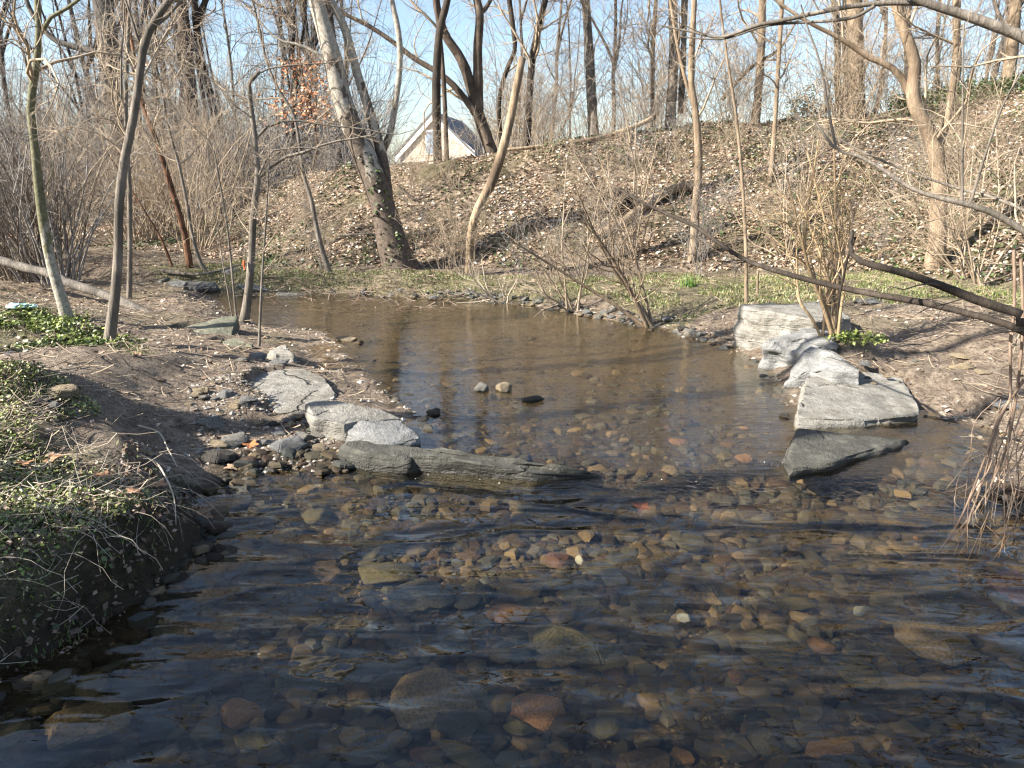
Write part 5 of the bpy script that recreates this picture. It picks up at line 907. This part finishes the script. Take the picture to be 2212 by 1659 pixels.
for i in range(112):
    k = i % 7
    if i < 74: px = rng.uniform(-250, 2450); Y = rng.uniform(21, 52)
    else: px = rng.uniform(-250, 900); Y = rng.uniform(26, 70)
    if 780 < px < 1085: continue
    if px > 1085 and rng.random() < .5: continue
    if 250 < px < 1070 and Y > 58: continue
    x = (px - CX) / F * (Y * .966 + .3); z = gh(x, Y); wh = 'beyond the thicket' if px < 640 else 'behind the house side of the crest' if px < 1100 else 'beyond the crest log' if px < 1600 else 'past the stout smooth trunk'
    far_ = 'farther off ' if Y > 40 else ''
    lb, g = f'{KINDW[k]} bare tree {far_}{wh}', f'{KINDW[k]} bare trees {far_}{wh}'
    if len(roots) < 7:
        st, a, b_, n_, L_, rm = WP[k]; root = tree('wood_tree', lb, st, a, b_, n=n_, L=L_, rmin=rm, t0=.22, group=g, rough=.06, k=8, seed=k); root.location = (x, Y, z); roots.append(root); continue
    dup(roots[k], (x, Y, z), rng.uniform(0, 6.28), rng.uniform(.75, 1.2), lb, g)
# understorey of the far wood: one mass nobody could count
tb = Tubes(); m_ = 10500; px = np.where(np.arange(m_) < 4600, rng.uniform(-350, 2500, m_), rng.uniform(-350, 880, m_)); Y_ = rng.uniform(24, 95, m_); x_ = (px - CX) / F * (Y_ * .966); z_ = ground(x_, Y_, False)[0]; b0 = np.stack([x_, Y_, z_ - .1], 1); d = norm(rng.normal(size=(m_, 3)) * np.array([.35, .35, .1]) + np.array([0, 0, 1])); ln = rng.uniform(1.5, 5.5, m_) * np.where(np.arange(m_) < 4600, 1, 1.35) * np.where(px > 1150, .55, 1) * np.where((px > 820) & (px < 1060) & (Y_ < 80), .12, 1); P = [b0]
for _ in range(5): d = norm(d + rng.normal(0, .16, (m_, 3))); P.append(P[-1] + d * (ln / 5)[:, None])
P = np.stack(P, 1); R = np.linspace(1, .4, 6)[None] * rng.uniform(.008, .022, m_)[:, None]; tb.add(P, R, 3); tb.add(*grow(batch(P, R), 30000, .2, 1, (20, 60), 1.5, 4, .7, .007, .03, .2, rng), 3)
tag(link('far_undergrowth', tb.mesh('far_undergrowth'), plain('undergrowth_mat', (.10, .092, .088), (.235, .215, .205), 1.5)), kind='stuff')
leafy_bush('unseen dense holly added to throw shade on the near water', (-5.2, .3, gh(-5.2, .3)), (1.5, 1.3, 6.2), 15000, IVY, .12, 'added_shade_bush', 14)  # out-of-view bush added to block the sun from the near water
# trees standing beyond the frame whose shade falls over the near water and the path
for i, (x, y, h, r, lb) in enumerate([(-6.2, 3.0, 9, .13, 'tall bare tree beyond the path shading the flat slabs'), (-6.8, 4.2, 10, .11, 'bare tree at the thicket edge shading the dirt path'), (-5.6, 1.9, 8, .15, 'bare tree beside the green bank')]):
    st, *_ = wood_proto(900 + i, h, r, 1, 'bark_brown', 'twig_grey'); root = tree('shade_tree', lb, [(P * np.array([1, 1, 1]), R) for P, R in st], 'bark_brown', 'twig_brown', n=(5, 12, 20), L=(1.2, .7, .4), rmin=.004, t0=.6, k=10, seed=i); root.location = (x, y, gh(x, y))
# ------------------------------------------------------------------ light, sky, camera
SUN_EL, SUN_AZ = math.radians(33), math.atan2(-.34, -1.0)
sdir = np.array([math.cos(SUN_EL) * math.cos(SUN_AZ), math.cos(SUN_EL) * math.sin(SUN_AZ), math.sin(SUN_EL)])
li = bpy.data.lights.new('sun', 'SUN'); li.energy = 4.9; li.angle = math.radians(.53); li.color = (1, .93, .82)
so = bpy.data.objects.new('sun', li); COL.objects.link(so); so.rotation_euler = Vector(-sdir).to_track_quat('-Z', 'Y').to_euler()
w = bpy.data.worlds.new('World'); SC.world = w; w.use_nodes = True; wt = w.node_tree; bg = wt.nodes['Background']
sk = wt.nodes.new('ShaderNodeTexSky'); sk.sky_type = 'NISHITA'; sk.sun_disc = False; sk.sun_elevation = SUN_EL; sk.sun_rotation = math.atan2(sdir[0], sdir[1])
sk.air_density = 1.0; sk.dust_density = 1.1; sk.ozone_density = 1.0
wt.links.new(sk.outputs[0], bg.inputs[0]); bg.inputs[1].default_value = .078
cam = bpy.data.cameras.new('camera'); cam.sensor_width = 36; cam.lens = 36 * F / 2212; cam.clip_start = .05; cam.clip_end = 2000
co = bpy.data.objects.new('camera', cam); COL.objects.link(co); co.location = EYE; co.rotation_euler = (math.pi / 2 - PITCH, 0, 0); SC.camera = co
SC.view_settings.view_transform = 'Standard'; SC.view_settings.look = 'None'; SC.view_settings.exposure = 1.75; SC.view_settings.gamma = 1
SC.render.engine = 'CYCLES'; cy = SC.cycles; cy.max_bounces = 6; cy.diffuse_bounces = 3; cy.glossy_bounces = 3; cy.transparent_max_bounces = 12; cy.sample_clamp_indirect = 8
cy.caustics_reflective = False; cy.caustics_refractive = False; cy.use_denoising = True
cy.denoising_input_passes = 'RGB_ALBEDO_NORMAL'; cy.denoising_prefilter = 'ACCURATE'
cy.pixel_filter_type = 'BLACKMAN_HARRIS'; cy.filter_width = 1.3
